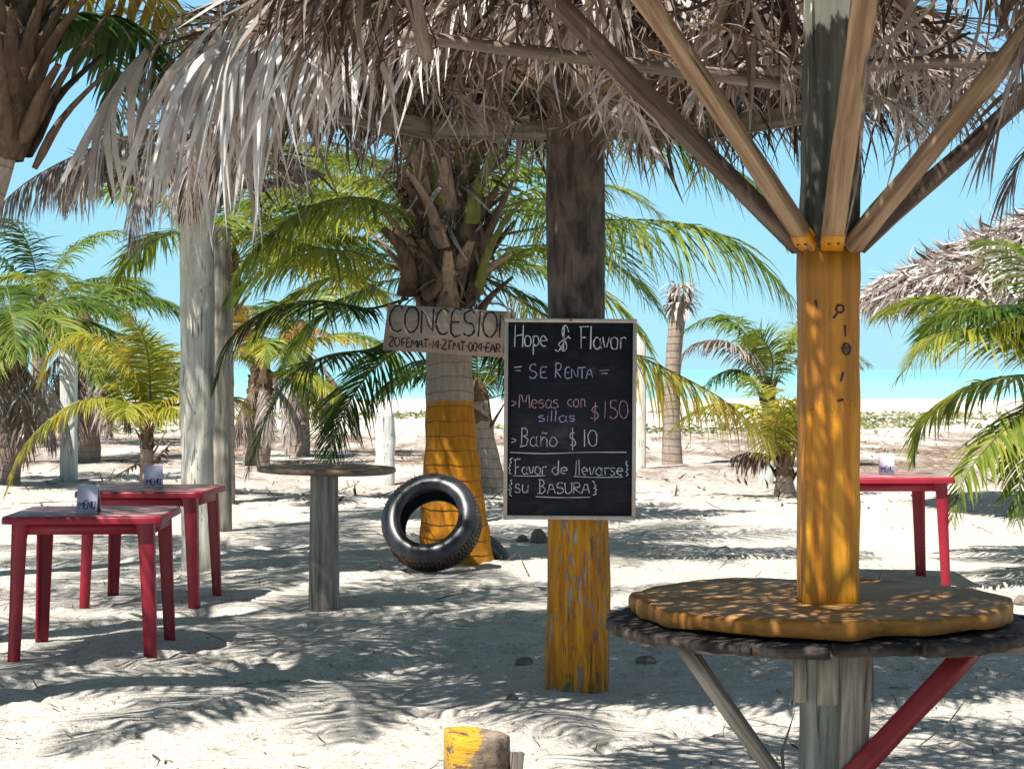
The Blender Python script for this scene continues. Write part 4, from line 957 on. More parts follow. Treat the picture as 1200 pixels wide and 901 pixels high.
palm('leafy palm at the right edge whose long leaves sweep down over the red table', foot(1262, 14.2), px(1250, 445, 14.2), 0.2, 0.14,
     crown_fronds(rg, 7, 1.5, (30, 75), (0.3, 0.5)), 44, L=0.46, Wl=0.032, husk=0.14, N=60, nb=6,
     cust=[([(1245, 440, 14.2), (1200, 400, 13.8), (1150, 385, 13.5), (1095, 395, 13.3), (1055, 440, 13.2)], 0.5, 0.55, 1.2, 66),
           ([(1245, 450, 14.2), (1210, 475, 13.6), (1165, 515, 13.3), (1130, 560, 13.1), (1115, 610, 13.0)], 0.42, 0.52, 1.0, 60),
           ([(1245, 430, 14.2), (1200, 365, 13.8), (1150, 360, 13.5), (1090, 372, 13.4)], 0.42, 0.3, 1.2, 60),
           ([(1245, 445, 14.2), (1190, 440, 14.8), (1130, 455, 15), (1080, 495, 15.2), (1070, 540, 15.2)], 0.45, 0.45, 1.3, 60),
           ([(1248, 450, 14.2), (1225, 480, 13.5), (1200, 540, 13.3), (1192, 610, 13.2)], 0.42, 0.4, 1.0, 56),
           ([(1250, 440, 14.2), (1225, 380, 13.6), (1190, 372, 13.4), (1160, 390, 13.3)], 0.44, 0.62, 1.4, 56)])
# dark palm close to the camera at the upper left corner
palm('big palm whose dark ragged crown fills the upper left corner', foot(-120, 8.2), px(8, 60, 8.0), 0.15, 0.10,
     [(170, 50, 2.4, 100, 0.25), (60, 70, 2.4, 80, 0.2), (215, 55, 2.6, 90, 0.3), (265, 62, 2.6, 85, 0.25), (300, 55, 2.8, 95, 0.2), (330, 68, 2.8, 90, 0.2), (20, 68, 3.0, 85, 0.2), (345, 50, 2.8, 80, 0.3), (240, 45, 2.4, 85, 0.3), (120, 60, 2.6, 90, 0.3)], 45,
     L=0.55, Wl=0.034, husk=0.15, dryp=1.1, bw=0.36, N=60, nb=34, mids=[px(-110, 600, 8.2), px(-80, 380, 8.2), px(-10, 190, 8.0)], bootL=(0.3, 0.6),
     cust=[([(30, 40, 8), (75, 20, 8.1), (125, 22, 8.3), (170, 50, 8.5), (190, 120, 8.6)], 0.30, 0.12, 1.6, 46),
           ([(30, 20, 8), (80, -30, 8.3), (150, -30, 8.8), (200, 20, 9.2), (205, 90, 9.4)], 0.42, 0.85, 2.0, 46),
           ([(35, 30, 8), (90, 40, 8.6), (140, 90, 9), (125, 165, 9.2)], 0.28, 0.15, 1.0, 42)])
tall = lambda n, sd: crown_fronds(np.random.default_rng(sd), n, 3.0, (12, 70), (0.25, 0.5), (45, 80))  # fronds of the out-of-view palms below, added to cast leafy shade
palm('tall palm added just outside the left side to shade the left tables', (-4.0, 9.6, 0), (-3.5, 9.3, 4.6), 0.2, 0.14, tall(17, 1), 61, L=0.62, Wl=0.04, husk=0.17, N=56, nb=4)
palm('tall palm added outside the left side further back to shade the round topped table', (-4.6, 13.4, 0), (-4.0, 13.0, 5.6), 0.2, 0.14, tall(17, 2), 62, L=0.62, Wl=0.04, husk=0.17, N=56, nb=4)
palm('tall palm added outside the right side to shade the right hand table', (4.3, 11.0, 0), (3.6, 10.8, 5.0), 0.2, 0.14, tall(17, 3), 63, L=0.62, Wl=0.04, husk=0.17, N=56, nb=4)
# left background palms
palm('bushy palm at the left edge with a skirt of dead leaves', foot(8, 25), px(12, 410, 25), 0.17, 0.13,
     crown_fronds(rg, 11, 1.9, (15, 80), (0.25, 0.52), (70, 120), [(250, -40, 1.5, 40, 1.5), (300, -45, 1.6, 35, 1.35), (340, -50, 1.4, 30, 1.45), (210, -40, 1.4, 40, 1.3), (275, -55, 1.5, 20, 1.4), (0, -40, 1.5, 45, 1.5)]), 46, L=0.55, Wl=0.04, husk=0.2, nb=5)
palm('palm with long arching green leaves standing behind the timber rail', foot(100, 31), px(98, 395, 31), 0.25, 0.17,
     crown_fronds(rg, 12, 2.1, (10, 80), (0.2, 0.5), (70, 120), [(250, -40, 1.7, 40, 1.3), (300, -45, 1.8, 35, 1.5), (340, -50, 1.6, 30, 1.3), (200, -40, 1.6, 40, 1.4), (275, -60, 1.7, 20, 1.35), (230, -50, 1.6, 30, 1.5)]), 47, L=0.6, Wl=0.045, husk=0.2, nb=4)
palm('palm with upright blue green leaves behind the young yellow one', foot(40, 38), px(48, 370, 38), 0.17, 0.13,
     crown_fronds(rg, 9, 2.6, (20, 85), (0.15, 0.4), (60, 110)), 48, L=0.7, Wl=0.05, husk=0.2, nb=0)
palm('palm with a few orange dead leaves between the two left posts and the painted palm', foot(300, 30), px(305, 440, 30), 0.22, 0.16,
     crown_fronds(rg, 7, 1.7, (15, 75), (0.5, 0.9), (70, 120), [(250, 75, 1.3, 60, 0.93), (330, 60, 1.3, 80, 0.95), (290, -40, 1.2, 40, 1.5), (240, -50, 1.2, 30, 1.4), (0, -40, 1.2, 40, 1.5)]), 49, L=0.45, Wl=0.045, husk=0.17, nb=4)
palm('grey palm wrapped in dead leaves to the left of the painted palm', foot(352, 33), px(352, 405, 33), 0.17, 0.13,
     crown_fronds(rg, 8, 2.0, (15, 75), (0.25, 0.5), (70, 120), [(k * 51, -45 - 5 * (k % 3), 1.9, 30, 1.4 + 0.1 * (k % 3)) for k in range(7)]), 50, L=0.55, Wl=0.05, husk=0.2, nb=3)
palm('green palm whose leaves fill the gap between the left posts and the painted palm', foot(260, 21), px(262, 310, 21), 0.14, 0.11,
     crown_fronds(rg, 8, 2.0, (20, 80), (0.3, 0.55), (60, 110), [(a, e, l, d, t) for a, e, l, d, t in ((5, 55, 2.5, 95, .6), (350, 35, 2.4, 85, .66), (20, 30, 2.3, 80, .5), (335, 60, 2.3, 110, .62), (0, 10, 2.0, 60, .55), (15, 70, 2.6, 110, .5), (345, 15, 2.0, 70, .68), (30, 50, 2.4, 100, .4))]), 51, L=0.6, Wl=0.038, husk=0.17, N=60, nb=4)
palm('low palm with a thick pale trunk, half hidden behind the foot of the painted palm', foot(575, 23), px(560, 470, 23), 0.2, 0.14,
     crown_fronds(rg, 9, 1.5, (10, 70), (0.15, 0.45), (60, 110)), 53, L=0.45, Wl=0.035, husk=0.13, nb=3)
palm('leafy palm directly behind the painted palm, its crown spreading to both sides', foot(523, 18.5), px(518, 320, 18.5), 0.14, 0.12,
     crown_fronds(rg, 4, 2.2, (40, 80), (0.3, 0.5), (60, 100), [(a, e, l, d, t) for a, e, l, d, t in ((180, 50, 2.4, 95, .5), (172, 25, 2.3, 80, .3), (190, 10, 2.0, 70, .55), (165, 65, 2.6, 110, .42), (186, -5, 1.8, 60, .25), (0, 55, 2.4, 100, .5), (12, 30, 2.3, 90, .35), (350, 15, 2.2, 80, .6), (5, -5, 1.7, 60, .3), (200, 35, 2.2, 95, .6))]), 57, L=0.6, Wl=0.036, husk=0.15, N=60, nb=4)
def dead_palm():
    b = foot(788, 30); root = thing('dead_palm', (b[0], b[1], gz(b[0], b[1])), 'leafless grey palm trunk with a frayed top, leaning in front of the sea', 'palm')
    put('trunk', trunk_geo([b - [0, 0, .1], px(787, 480, 30), px(790, 410, 30), px(797, 350, 30)], [0.17, 0.13, 0.12, 0.13], 3), TRUNK, root, world=True, smooth=True)
    rng = np.random.default_rng(5); n = 160
    c = px(797, 346, 30); a = rng.uniform(0, 6.28, n); B = c + np.column_stack([0.15 * np.cos(a), 0.15 * np.sin(a), rng.uniform(-0.22, 0.2, n)])
    D0 = np.column_stack([np.cos(a) * 0.5, np.sin(a) * 0.5, rng.uniform(-0.6, 0.9, n)])
    g = Geo(); strips(g, B, D0, np.column_stack([-np.sin(a), np.cos(a), 0 * a]), rng.uniform(0.12, 0.3, n), 0.06, 1.2, 3, rng.uniform(0.3, 0.9, n), rng, curl=0.3)
    put('frayed_top', g, DRY, root, world=True)
dead_palm()

# ------------------------------------------------------------------ left palapa and posts
def palapa_left():
    X0, Y0 = px(232, 667, 14.3)[0], 14.3
    root = thing('palapa', (X0, Y0, gz(X0, Y0)), 'thatched parasol on the peeling whitewashed post behind the left tables', 'palapa', 'thatched parasols')
    put('post', beam_geo(3.2, 0.235, 0.20, seed=31, bev=0.3, rough=0.006, segs=26), WHITEPOST, root, (X0, Y0, -0.08))
    za, ze, R = 3.30, 2.92, 0.80
    for i in range(6):
        a0, a1 = math.radians(60 * i), math.radians(60 * (i + 1)); r = 0.86
        beam('ring_board', (X0 + r * math.cos(a0), Y0 + r * math.sin(a0), ze - 0.05), (X0 + r * math.cos(a1), Y0 + r * math.sin(a1), ze - 0.05), 0.07, 0.03, GREYWOOD, root, seed=60 + i)
    for i in range(10):
        a = math.radians(36 * i + 5)
        pole('rafter', (X0 + 0.1 * math.cos(a), Y0 + 0.1 * math.sin(a), za - 0.08), (X0 + 0.92 * math.cos(a), Y0 + 0.92 * math.sin(a), ze - 0.06), 0.02, POLE, root, 180 + i)
    g = Geo(); thatch_geo(g, (X0, Y0), R, za, ze, 420, 71, None, tone=0.42, L=(0.25, 0.45), Wl=(0.012, 0.03))
    tag(put('thatch', g, THATCH, root, world=True), kind='stuff')
    for i, az in enumerate([165, 195, 225]):
        eave_frond('dry_frond', root, (X0, Y0), R, za, ze, math.radians(az), 700 + i, L=0.4, tone=0.5, N=40, out=0.25, Wl=0.024)
    for j, (pts, L, tone) in enumerate([([(215, 150, 14), (150, 160, 13.8), (90, 182, 13.7), (30, 215, 13.6), (-10, 255, 13.6), (-30, 300, 13.6)], 0.42, 0.45), ([(235, 160, 13.5), (205, 165, 13.2), (175, 190, 13.1), (160, 240, 13.0), (155, 290, 13.0)], 0.42, 0.5),
                                        ([(240, 150, 13.4), (228, 165, 13.1), (222, 200, 13.0), (218, 250, 13.0)], 0.42, 0.4), ([(245, 150, 13.4), (255, 165, 13.1), (262, 200, 13.0), (262, 235, 13.0)], 0.35, 0.35)]):
        g = Geo(); frond_geo(g, np.array([px(*p) for p in pts]), 80, L, 0.020, grav=3.0, seed=740 + j, tone=tone, start=0.1, rr=0.016, lift=0, nseg=4, curl=0.2, tipk=0.05)
        put('dry_frond', g, [DRY, RIB_DRY], root, world=True)
palapa_left()
def lone_post(x, D, w, h, mat, label, name='timber_post', seed=1, group=None, lean=0):
    p = foot(x, D); root_z = gz(p[0], p[1])
    g = beam_geo(h + 0.1, w, w * 0.85, seed=seed, bev=0.22, rough=w * 0.02, segs=14, taper=0.94)
    o = put(name, g, mat, None, (p[0], p[1], root_z - 0.1)); tag(o, label, 'post', group)
    o.rotation_euler[1] = lean
    return o
lone_post(261, 17.4, 0.155, 2.7, OLDGREY, 'bare grey post just behind the whitewashed palapa post', seed=5)
lone_post(451, 25, 0.25, 0.95, PALEPOST, 'short pale marker post behind the round topped table', seed=6)
lone_post(751, 28.5, 0.15, 1.95, WHITEPOST, 'thin white post seen just right of the blackboard', seed=7)
lone_post(898, 25.2, 0.20, 0.86, PALEPOST, 'stout white marker post beside the stubby young palm', seed=8)
def rail():
    p = foot(81, 25.7); q = foot(-90, 25.9)
    root = thing('rail_fence', (p[0], p[1], gz(p[0], p[1])), 'pale timber frame of post and top rail at the left edge', 'rail')
    put('post', beam_geo(1.98, 0.2, 0.17, seed=9, segs=12, rough=0.004), PALEPOST, root, (p[0], p[1], -0.1))
    put('post', beam_geo(1.98, 0.2, 0.17, seed=10, segs=12, rough=0.004), PALEPOST, root, (q[0], q[1], -0.1))
    beam('rail', (q[0] - 0.2, q[1], 1.95), (p[0] + 0.12, p[1], 1.96), 0.15, 0.12, OLDGREY, root, seed=12)
rail()

# ------------------------------------------------------------------ far palapa at the right
def palapa_far():
    D = 20.0; c = px(1262, 500, D); X0, Y0 = c[0], D
    root = thing('palapa', (X0, Y0, gz(X0, Y0)), 'low sunlit thatched parasol beyond the right hand palm', 'palapa', 'thatched parasols')
    put('post', log_geo(2.9, 0.12, 0.10, 8, 14), POLE, root, (X0, Y0, -0.1), smooth=True)
    za, ze, R = 3.18, 2.24, 2.05
    for i in range(8):
        a = math.radians(45 * i + 10)
        pole('rafter', (X0, Y0, za - 0.12), (X0 + 1.98 * math.cos(a), Y0 + 1.98 * math.sin(a), ze - 0.04), 0.03, POLE, root, 280 + i)
        b = math.radians(45 * (i + 1) + 10); r = 1.6
        pole('ring_pole', (X0 + r * math.cos(a), Y0 + r * math.sin(a), ze + 0.08), (X0 + r * math.cos(b), Y0 + r * math.sin(b), ze + 0.08), 0.03, POLE, root, 290 + i)
        pole('strut', (X0 + 0.1 * math.cos(a), Y0 + 0.1 * math.sin(a), 1.75), (X0 + 1.55 * math.cos(a), Y0 + 1.55 * math.sin(a), ze + 0.06), 0.03, POLE, root, 310 + i)
    g = Geo(); thatch_geo(g, (X0, Y0), R, za, ze, 12000, 91, None, tone=0.62, L=(0.22, 0.42), Wl=(0.02, 0.045), hang=0.7, thick=0.10)
    tag(put('thatch', g, DRY, root, world=True), kind='stuff')
    for i, az in enumerate([178, 192, 205, 220, 236, 252, 268, 160]):
        eave_frond('dry_frond', root, (X0, Y0), R, za, ze, math.radians(az), 800 + i, L=0.35, tone=0.45, N=28, out=0.12, Wl=0.04)
palapa_far()

# ------------------------------------------------------------------ red plastic tables and their menu cards
def red_table_proto():
    parts = []
    g = Geo()
    def rr_slab(w, z0, z1, rad, bev):
        a = np.concatenate([np.radians(np.linspace(90 * k, 90 * k + 90, 6)) for k in range(4)])
        cx = np.repeat([1, -1, -1, 1], 6) * (w / 2 - rad); cy = np.repeat([1, 1, -1, -1], 6) * (w / 2 - rad)
        rows = [(z0, 0), (z0 + bev * 0.2, 0), (z1 - bev, 0), (z1 - bev * 0.3, -bev * 0.4), (z1, -bev)]
        V = np.concatenate([np.column_stack([cx + (rad + o) * np.cos(a), cy + (rad + o) * np.sin(a), 0 * a + z]) for z, o in rows]); n = 24
        i = np.arange(4)[:, None] * n; j = np.arange(n)[None]
        return V, np.stack([i + j, i + (j + 1) % n, i + n + (j + 1) % n, i + n + j], -1).reshape(-1, 4)
    V, q = rr_slab(0.80, 0.690, 0.728, 0.05, 0.012); g.add(V, q)
    g.f.append(np.array([list(range(96, 120))])); g.m.append(np.array([1])); g.f.append(np.array([list(range(0, 24))[::-1]])); g.m.append(np.array([0]))
    parts.append(('tabletop', g.mesh('tabletop', [RED, REDTOP])))
    g = Geo(); w = 0.70
    for s in range(4):
        c, sn = math.cos(s * math.pi / 2), math.sin(s * math.pi / 2)
        V = np.array([(x, y, z) for z in (0.635, 0.695) for y in (w / 2 - 0.012, w / 2) for x in (-w / 2 + 0.02, w / 2 - 0.02)]); V = np.column_stack([V[:, 0] * c - V[:, 1] * sn, V[:, 0] * sn + V[:, 1] * c, V[:, 2]])
        g.add(V, [(0, 1, 5, 4), (1, 3, 7, 5), (3, 2, 6, 7), (2, 0, 4, 6), (4, 5, 7, 6), (2, 3, 1, 0)])
    parts.append(('apron', g.mesh('apron', [RED])))
    # leg: a folded L section that tapers and splays outward towards the foot
    for sx, sy in ((1, 1), (1, -1), (-1, 1), (-1, -1)):
        g = Geo(); rows = []
        for z, wd, off in ((0.69, 0.088, 0.350), (0.62, 0.076, 0.352), (0.3, 0.066, 0.360), (0.02, 0.060, 0.368), (0.0, 0.057, 0.368)):
            t = 0.014; o = off
            rows.append([(o, o), (o - wd, o), (o - wd, o - t), (o - t - 0.012, o - t), (o - t, o - t - 0.012), (o - t, o - wd), (o, o - wd), (o + 0.002, o - 0.01)])
        V = np.array([[(x * sx, y * sy, z) for x, y in r] for r, z in zip(rows, (0.69, 0.62, 0.3, 0.02, 0.0))]); n = 8
        i = np.arange(4)[:, None] * n; j = np.arange(n)[None]
        g.add(V.reshape(-1, 3), np.stack([i + j, i + (j + 1) % n, i + n + (j + 1) % n, i + n + j], -1).reshape(-1, 4))
        g.f.append(np.array([list(range(32, 40))])); g.m.append(np.array([0]))
        parts.append(('leg', g.mesh('leg', [RED])))
    return parts
TP = red_table_proto()
def red_table(x, y, rz, label, s=1.0):
    root = thing('plastic_table', (x, y, gz(x, y) - 0.008), label, 'table', 'red plastic tables')
    root.rotation_euler[2] = rz; root.scale = (s, s, s)
    for nm, me in TP:
        o = bpy.data.objects.new(nm, me); COL.objects.link(o); o.parent = root
    return root
def menu_card(x, y, z, rz, label, w=0.115, h=0.145):
    root = thing('menu_card', (x, y, z), label, 'menu card', 'menu cards on the red tables'); root.rotation_euler[2] = rz
    g = Geo(); dp = 0.028
    prof = [(-dp, 0), (-0.002, h), (0.002, h), (dp, 0), (dp - 0.003, 0), (0, h - 0.006), (-dp + 0.003, 0)]
    V = np.array([[(sx * w / 2, a, b) for a, b in prof] for sx in (-1, 1)]); n = 7; j = np.arange(n)
    g.add(V.reshape(-1, 3), np.stack([j, (j + 1) % n, n + (j + 1) % n, n + j], -1)); g.f.append(np.array([list(range(7))])); g.m.append(np.array([0])); g.f.append(np.array([list(range(7, 14))[::-1]])); g.m.append(np.array([0]))
    o = bpy.data.objects.new('card', g.mesh('card', [PAPER])); COL.objects.link(o); o.parent = root
    g = Geo()
    def lp(u, v):
        zz = v * h; return ((u - 0.5) * w, -dp + (dp - 0.002) * zz / h - 0.0018, zz)
    st = [[(a, b) for a, b in s] for s in word('MENU', 0.10, 0.93, -0.15, -0.42)]
    ribbons(g, [[(a, -b) for a, b in s] for s in st], lp, 0.0058, 4)
    o = bpy.data.objects.new('printed_word', g.mesh('printed_word', [INKBLUE])); COL.objects.link(o); o.parent = root
t1 = (px(93, 770, 9.8)[0], 10.15); t2 = (px(172, 700, 12.3)[0] + 0.02, 12.38); t3 = (px(1047, 690, 13.0)[0], 13.35)
red_table(t1[0], t1[1], 0.04, 'red plastic table with a greyed top nearest the camera at the left edge')
red_table(t2[0], t2[1], -0.05, 'red plastic table with a pinkish bleached top beside the whitewashed post')
red_table(t3[0], t3[1], 0.03, 'red plastic table at the right, partly hidden by the ochre post')
menu_card(px(107, 590, 10.1)[0], 10.03, gz(*t1) + 0.72, -0.25, 'lilac menu card on the nearest left table')
menu_card(px(178, 555, 12.3)[0], 12.35, gz(*t2) + 0.72, 0.1, 'lilac menu card on the far left table in front of the young palm')
menu_card(px(1039, 555, 13.3)[0], 13.30, gz(*t3) + 0.72, 0.0, 'small lilac menu card on the right hand table', 0.10, 0.145)

# ------------------------------------------------------------------ round topped table on a log
def pedestal():
    D = 11.9; p = foot(380, D); root = thing('pedestal_table', (p[0], p[1], gz(p[0], p[1])), 'round topped table on a single weathered log in the sand', 'table')
    put('log_column', log_geo(0.90, 0.092, 0.084, 12, 18, 0.06), OLDGREY, root, (p[0], p[1], -0.06), smooth=True)
    n = 64; a = np.linspace(0, 2 * math.pi, n, endpoint=False); g = Geo(); rows = []
    for s, z in ((0.2, 0.826), (0.97, 0.826), (1.0, 0.834), (1.0, 0.850), (0.985, 0.858), (0.5, 0.860), (0.02, 0.861)):
        r = 0.42 * s * (1 + 0.008 * np.sin(5 * a) + 0.006 * np.sin(11 * a)); rows.append(np.column_stack([r * np.cos(a), r * np.sin(a), z + 0.003 * np.sin(2 * a)]))
    i = np.arange(len(rows) - 1)[:, None] * n; j = np.arange(n)[None]
    g.add(np.concatenate(rows), np.stack([i + j, i + (j + 1) % n, i + n + (j + 1) % n, i + n + j], -1).reshape(-1, 4)); g.f.append(np.array([list(range(6 * n, 7 * n))])); g.m.append(np.array([0]))
    put('tabletop', g, DISC, root, (p[0], p[1], 0), Quaternion((0, 1, 0), 0.012))
pedestal()

# ------------------------------------------------------------------ tyres
def tyre_meshes(Ro=0.355, wd=0.205, seed=0):
    WX = 1.22
    prof = [(0.215, -0.075, 0), (0.222, -0.092, 0), (0.26, -0.103, 0), (0.30, -0.101, 0), (0.335, -0.088, 0), (0.350, -0.070, 1), (0.355, -0.045, 1), (0.356, 0.0, 1)]
    half = prof; full = half + [(r, -x, k) for r, x, k in reversed(half[:-1])]
    inner = [(0.340, 0.06, 0), (0.345, 0.0, 0), (0.340, -0.06, 0), (0.30, -0.088, 0), (0.23, -0.078, 0)]
    full = full + [(0.23, 0.078, 0), (0.30, 0.088, 0)] + inner
    n = 72; a = np.linspace(0, 2 * math.pi, n, endpoint=False); m = len(full)
    V = np.array([[(r * math.cos(t), x * WX, r * math.sin(t)) for r, x, k in full] for t in a])
    gs = Geo(); gt = Geo()
    idx = np.arange(n)[:, None] * m; nxt = ((np.arange(n) + 1) % n)[:, None] * m
    J = np.arange(m)[None]; q = np.stack([idx + J, idx + (J + 1) % m, nxt + (J + 1) % m, nxt + J], -1)
    tread = np.array([full[j][2] == 1 and full[(j + 1) % m][2] == 1 for j in range(m)])
    gs.add(V.reshape(-1, 3), q[:, ~tread].reshape(-1, 4))
    # tread: separate band of blocks
    for t in range(n):
        for x0, x1 in ((-0.070, -0.040), (-0.034, -0.003), (0.003, 0.034), (0.040, 0.070)):
            a0 = 2 * math.pi * (t + 0.0 + (0.4 if abs(x0) > 0.03 else 0)) / n; a1 = a0 + 2 * math.pi * 0.8 / n
            P = [(r * math.cos(aa), x * WX, r * math.sin(aa)) for r in (0.345, 0.357) for x in (x0, x1) for aa in (a0, a1)]
            gt.add(P, [(0, 1, 5, 4), (1, 3, 7, 5), (3, 2, 6, 7), (2, 0, 4, 6), (4, 5, 7, 6)])
    base = Geo(); rows = np.array([[(0.347 * math.cos(t), x * WX, 0.347 * math.sin(t)) for x in (-0.072, 0.072)] for t in a])
    i = np.arange(n) * 2; k = ((np.arange(n) + 1) % n) * 2; gt.add(rows.reshape(-1, 3), np.stack([i, i + 1, k + 1, k], -1))
    return gs.mesh('sidewall', [TYRE], True), gt.mesh('tread', [TREAD])
TS, TT = tyre_meshes()
def tyre(c, q, label):
    root = thing('tyre', c, label, 'tyre', 'old tyres at the foot of the painted palm'); root.rotation_mode = 'QUATERNION'; root.rotation_quaternion = q
    for nm, me in (('sidewall', TS), ('tread', TT)):
        o = bpy.data.objects.new(nm, me); COL.objects.link(o); o.parent = root
# axis along local Y; the face that looks at us is -Y, tipped up and turned left
q = Quaternion((0, 0, 1), math.radians(-12)) @ Quaternion((1, 0, 0), math.radians(-29))
c = px(506, 613, 14.25); tyre((c[0], c[1], gz(c[0], c[1]) + 0.36 * math.cos(math.radians(31)) + 0.05), q, 'black tyre with ochre paint on its tread leaning on the painted palm')
q = Quaternion((0, 0, 1), math.radians(35)) @ Quaternion((1, 0, 0), math.radians(-10))
c = px(548, 645, 15.15); tyre((c[0] + 0.02, c[1], -0.16), q, 'dark tyre half buried in the sand at the right foot of the painted palm')

# ------------------------------------------------------------------ brown board on the palm
def concession():
    D = 14.62; c = px(528, 388, D); s = D / F
    root = thing('wooden_sign', tuple(c), 'long brown board lettered CONCESION nailed across the painted palm', 'sign')
    q = Quaternion((0, 1, 0), math.radians(3.6)); w, h = 150 * s, 54 * s
    g = Geo(); V = [(x, y, z) for z in (-h / 2, h / 2) for y in (-0.009, 0.009) for x in (-w / 2, w / 2)]
    V[0] = (V[0][0] - 0.02, V[0][1], V[0][2] ); V[2] = (V[2][0] - 0.02, V[2][1], V[2][2]); g.add(V, [(0, 1, 5, 4), (1, 3, 7, 5), (3, 2, 6, 7), (2, 0, 4, 6), (4, 5, 7, 6), (2, 3, 1, 0)])
    put('board', g, CARD, root, c, q)
    def lp(u, v): return ((u - 560) / 990.0 * w, -0.0115, -(v - 300) / 370.0 * h)
    g = Geo(); ribbons(g, word('CONCESION', 75, 1040, 330, 125), lp, 0.014, 3, 1.5); ribbons(g, word('ZOFEMAT-14-ZFMT-004-EAR M', 90, 1035, 448, 380), lp, 0.010, 4, 1.2)
    put('painted_lettering', g, INK, root, c, q)
concession()

# ------------------------------------------------------------------ stump, stones, litter
def stump():
    D = 5.9; p = px(557, 433 + H * F / D, D); root = thing('stump', (p[0], p[1], gz(p[0], p[1])), 'short cut stump with ochre paint on its top at the bottom edge', 'stump')
    n = 28; a = np.linspace(0, 2 * math.pi, n, endpoint=False); g = Geo(); rows = []
    top = lambda x: 0.355 - 0.10 * (x + 0.0)
    r = 0.095 * (1 + 0.07 * np.sin(3 * a + 1) + 0.05 * np.sin(5 * a) + 0.04 * np.sin(9 * a + 2) + 0.03 * np.sin(13 * a))
    for k, z in enumerate(np.linspace(-0.05, 1, 14)):
        s = 1.05 - 0.05 * k / 13; x = r * s * np.cos(a); y = r * s * np.sin(a)
        rows.append(np.column_stack([x, y, np.where(z < 1, z * (top(x) - 0.006), top(x))]))
    x = rows[-1][:, 0] * 0.93; y = rows[-1][:, 1] * 0.93; rows.append(np.column_stack([x, y, top(x) + 0.004]))
    for s, dz in ((0.7, 0.0), (0.45, -0.012), (0.15, -0.02)):
        x = r * s * np.cos(a); y = r * s * np.sin(a); rows.append(np.column_stack([x, y, top(x) + dz + 0.004 * np.sin(4 * a + s * 9)]))
    i = np.arange(len(rows) - 1)[:, None] * n; j = np.arange(n)[None]
    g.add(np.concatenate(rows), np.stack([i + j, i + (j + 1) % n, i + n + (j + 1) % n, i + n + j], -1).reshape(-1, 4)); g.f.append(np.array([list(range((len(rows) - 1) * n, len(rows) * n))])); g.m.append(np.array([0]))
    k = NT('stump_wood_with_ochre_paint', 0.7, 0.3); xs = k.xyz()
    gr = k.noise(k.map((8, 40, 40)), 1.0, 6, 0.7); c = k.mix(k.step(gr, 0.35, 0.65), (0.09, 0.06, 0.045), (0.30, 0.23, 0.17))
    e = k.noise(k.map((9, 9, 9)), 1.0, 5, 0.7); m = k.step(k.math('ADD', k.math('MULTIPLY', xs[0], -4.0), k.math('MULTIPLY', e, 1.6)), 0.72, 0.80)
    m = k.math('MULTIPLY', m, k.step(gr, 0.42, 0.47)); c = k.mix(k.math('MULTIPLY', m, k.step(k.math('ADD', xs[2], k.math('MULTIPLY', e, 0.12)), 0.30, 0.33)), c, (0.56, 0.30, 0.02)); k.color(c); k.bump(gr, 0.9, 0.012)
    put('stump_block', g, k.m, root, (p[0], p[1], 0))
    beam('splinter', (p[0] + 0.10, p[1] - 0.01, -0.03), (p[0] + 0.125, p[1], 0.30), 0.04, 0.02, GREYWOOD, root, roll=0.4, seed=4)
stump()
def stone(x, y, D, w, h, label, seed):
    p = px(x, y, D); X, Y = p[0], D; z = gz(X, Y); rng = np.random.default_rng(seed); g = Geo(); n = 14; m = 8
    A = np.linspace(0, 2 * math.pi, n, endpoint=False); rows = []
    for k in range(m):
        t = math.pi * (k + 0.2) / (m - 0.6); rr = np.sin(t) * (1 + 0.28 * vnoise(np.cos(A) * 1.5 + seed, np.sin(A) * 1.5 + k * 0.6, 11))
        rows.append(np.column_stack([w / 2 * rr * np.cos(A), w / 2 * 0.8 * rr * np.sin(A), h * 0.12 + h * 0.12 * np.sin(A * 2 + seed) * np.sin(t) - h * 0.6 * math.cos(t) + 0 * A]))
    i = np.arange(m - 1)[:, None] * n; j = np.arange(n)[None]
    g.add(np.concatenate(rows), np.stack([i + j, i + (j + 1) % n, i + n + (j + 1) % n, i + n + j], -1).reshape(-1, 4)); g.f.append(np.array([list(range((m - 1) * n, m * n))])); g.m.append(np.array([0])); g.f.append(np.array([list(range(n))[::-1]])); g.m.append(np.array([0]))
    tag(put('stone', g, STONE, None, (X, Y, z), smooth=True), label, 'stone', 'stones and clods lying on the sand')
stone(615, 777, 9.7, 0.095, 0.06, 'brownish stone left of the log post', 1)
stone(757, 775, 9.75, 0.11, 0.05, 'flat dark stone between the log post and the bar table', 2)
stone(600, 820, 8.6, 0.055, 0.04, 'small stone in front of the log post', 3)
stone(631, 632, 16.6, 0.16, 0.17, 'tallest dark clod beside the log post, right of the tyres', 4)
stone(612, 634, 16.7, 0.12, 0.09, 'low dark clod nearest the half buried tyre', 5)
stone(1197, 705, 12.2, 0.1, 0.09, 'dark stone at the right edge behind the bar table', 6)
stone(286, 500, 38, 0.5, 0.28, 'dark boulder by the orange leaved palm in the background', 7)

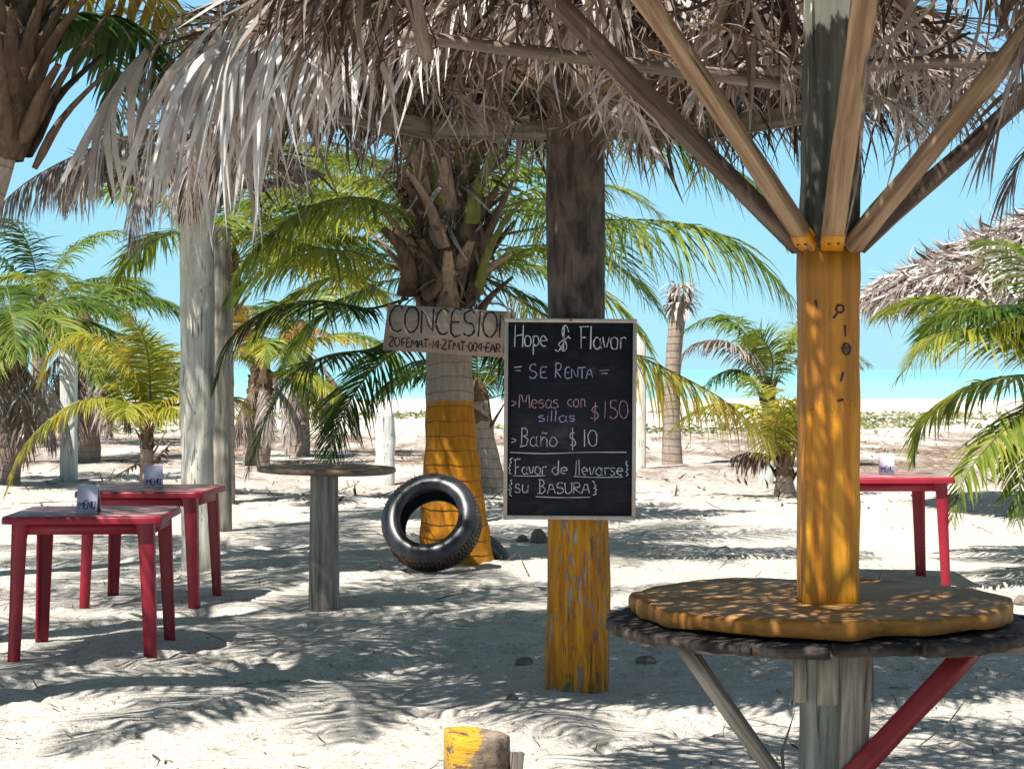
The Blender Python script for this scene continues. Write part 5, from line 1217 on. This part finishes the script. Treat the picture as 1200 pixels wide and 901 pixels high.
def litter():
    rng = np.random.default_rng(88); g = Geo()
    def scat(n, x0, x1, y0, y1, L, Wl, tone, up=0.15):
        Y = rng.uniform(y0, y1, n); X = rng.uniform(x0, x1, n) * Y / 12.0; a = rng.uniform(0, 6.28, n)
        keep = vnoise(X * 0.9 + 5, Y * 0.9, 12) + rng.uniform(-0.8, 0.8, n) > 0
        X, Y, a = X[keep], Y[keep], a[keep]; n = len(X)
        B = np.column_stack([X, Y, ground_z(X, Y) + 0.006]); D0 = np.column_stack([np.cos(a), np.sin(a), rng.uniform(0, up, n)])
        strips(g, B, D0, np.column_stack([-np.sin(a), np.cos(a), rng.uniform(-0.4, 0.4, n)]), rng.uniform(*L, n), rng.uniform(*Wl, n), 0.15, 2, rng.uniform(*tone, n), rng, curl=0.5)
    scat(4200, -3.6, 3.6, 5.5, 18, (0.02, 0.09), (0.003, 0.009), (0.0, 0.6))
    scat(260, -3.6, 3.6, 6, 20, (0.10, 0.35), (0.004, 0.014), (0.0, 0.7))
    scat(5000, -3.6, 3.6, 20, 46, (0.06, 0.28), (0.012, 0.04), (0.1, 0.8), 0.25)
    tag(put('leaf_litter', g, LITTER), 'twigs and scraps of dry palm leaf strewn over the sand', 'litter', None, 'stuff')
    g = Geo(); n = 16000; Y = rng.uniform(44, 66, n); X = rng.uniform(-0.36, 0.36, n) * Y
    k = (vnoise(X * 0.28, Y * 0.22, 13) + 0.25 * vnoise(X * 1.2, Y * 0.9, 14) > 0.05 - 0.3 * (X > 0)); X, Y = X[k], Y[k]; n = len(X); a = rng.uniform(0, 6.28, n)
    B = np.column_stack([X, Y, ground_z(X, Y)]); D0 = np.column_stack([np.cos(a) * 0.8, np.sin(a) * 0.8, rng.uniform(0.2, 1.0, n)])
    strips(g, B, D0, np.column_stack([-np.sin(a), np.cos(a), 0 * a]), rng.uniform(0.12, 0.35, n), rng.uniform(0.05, 0.12, n), 0.8, 2, np.clip(0.35 + 0.5 * vnoise(X * 0.3 + 9, Y * 0.4, 15) + rng.normal(0, 0.15, n), 0, 1), rng, curl=0.2)
    tag(put('beach_creeper', g, CREEPER), 'low green and straw coloured creeper along the top of the beach', 'ground cover', None, 'stuff')
litter()
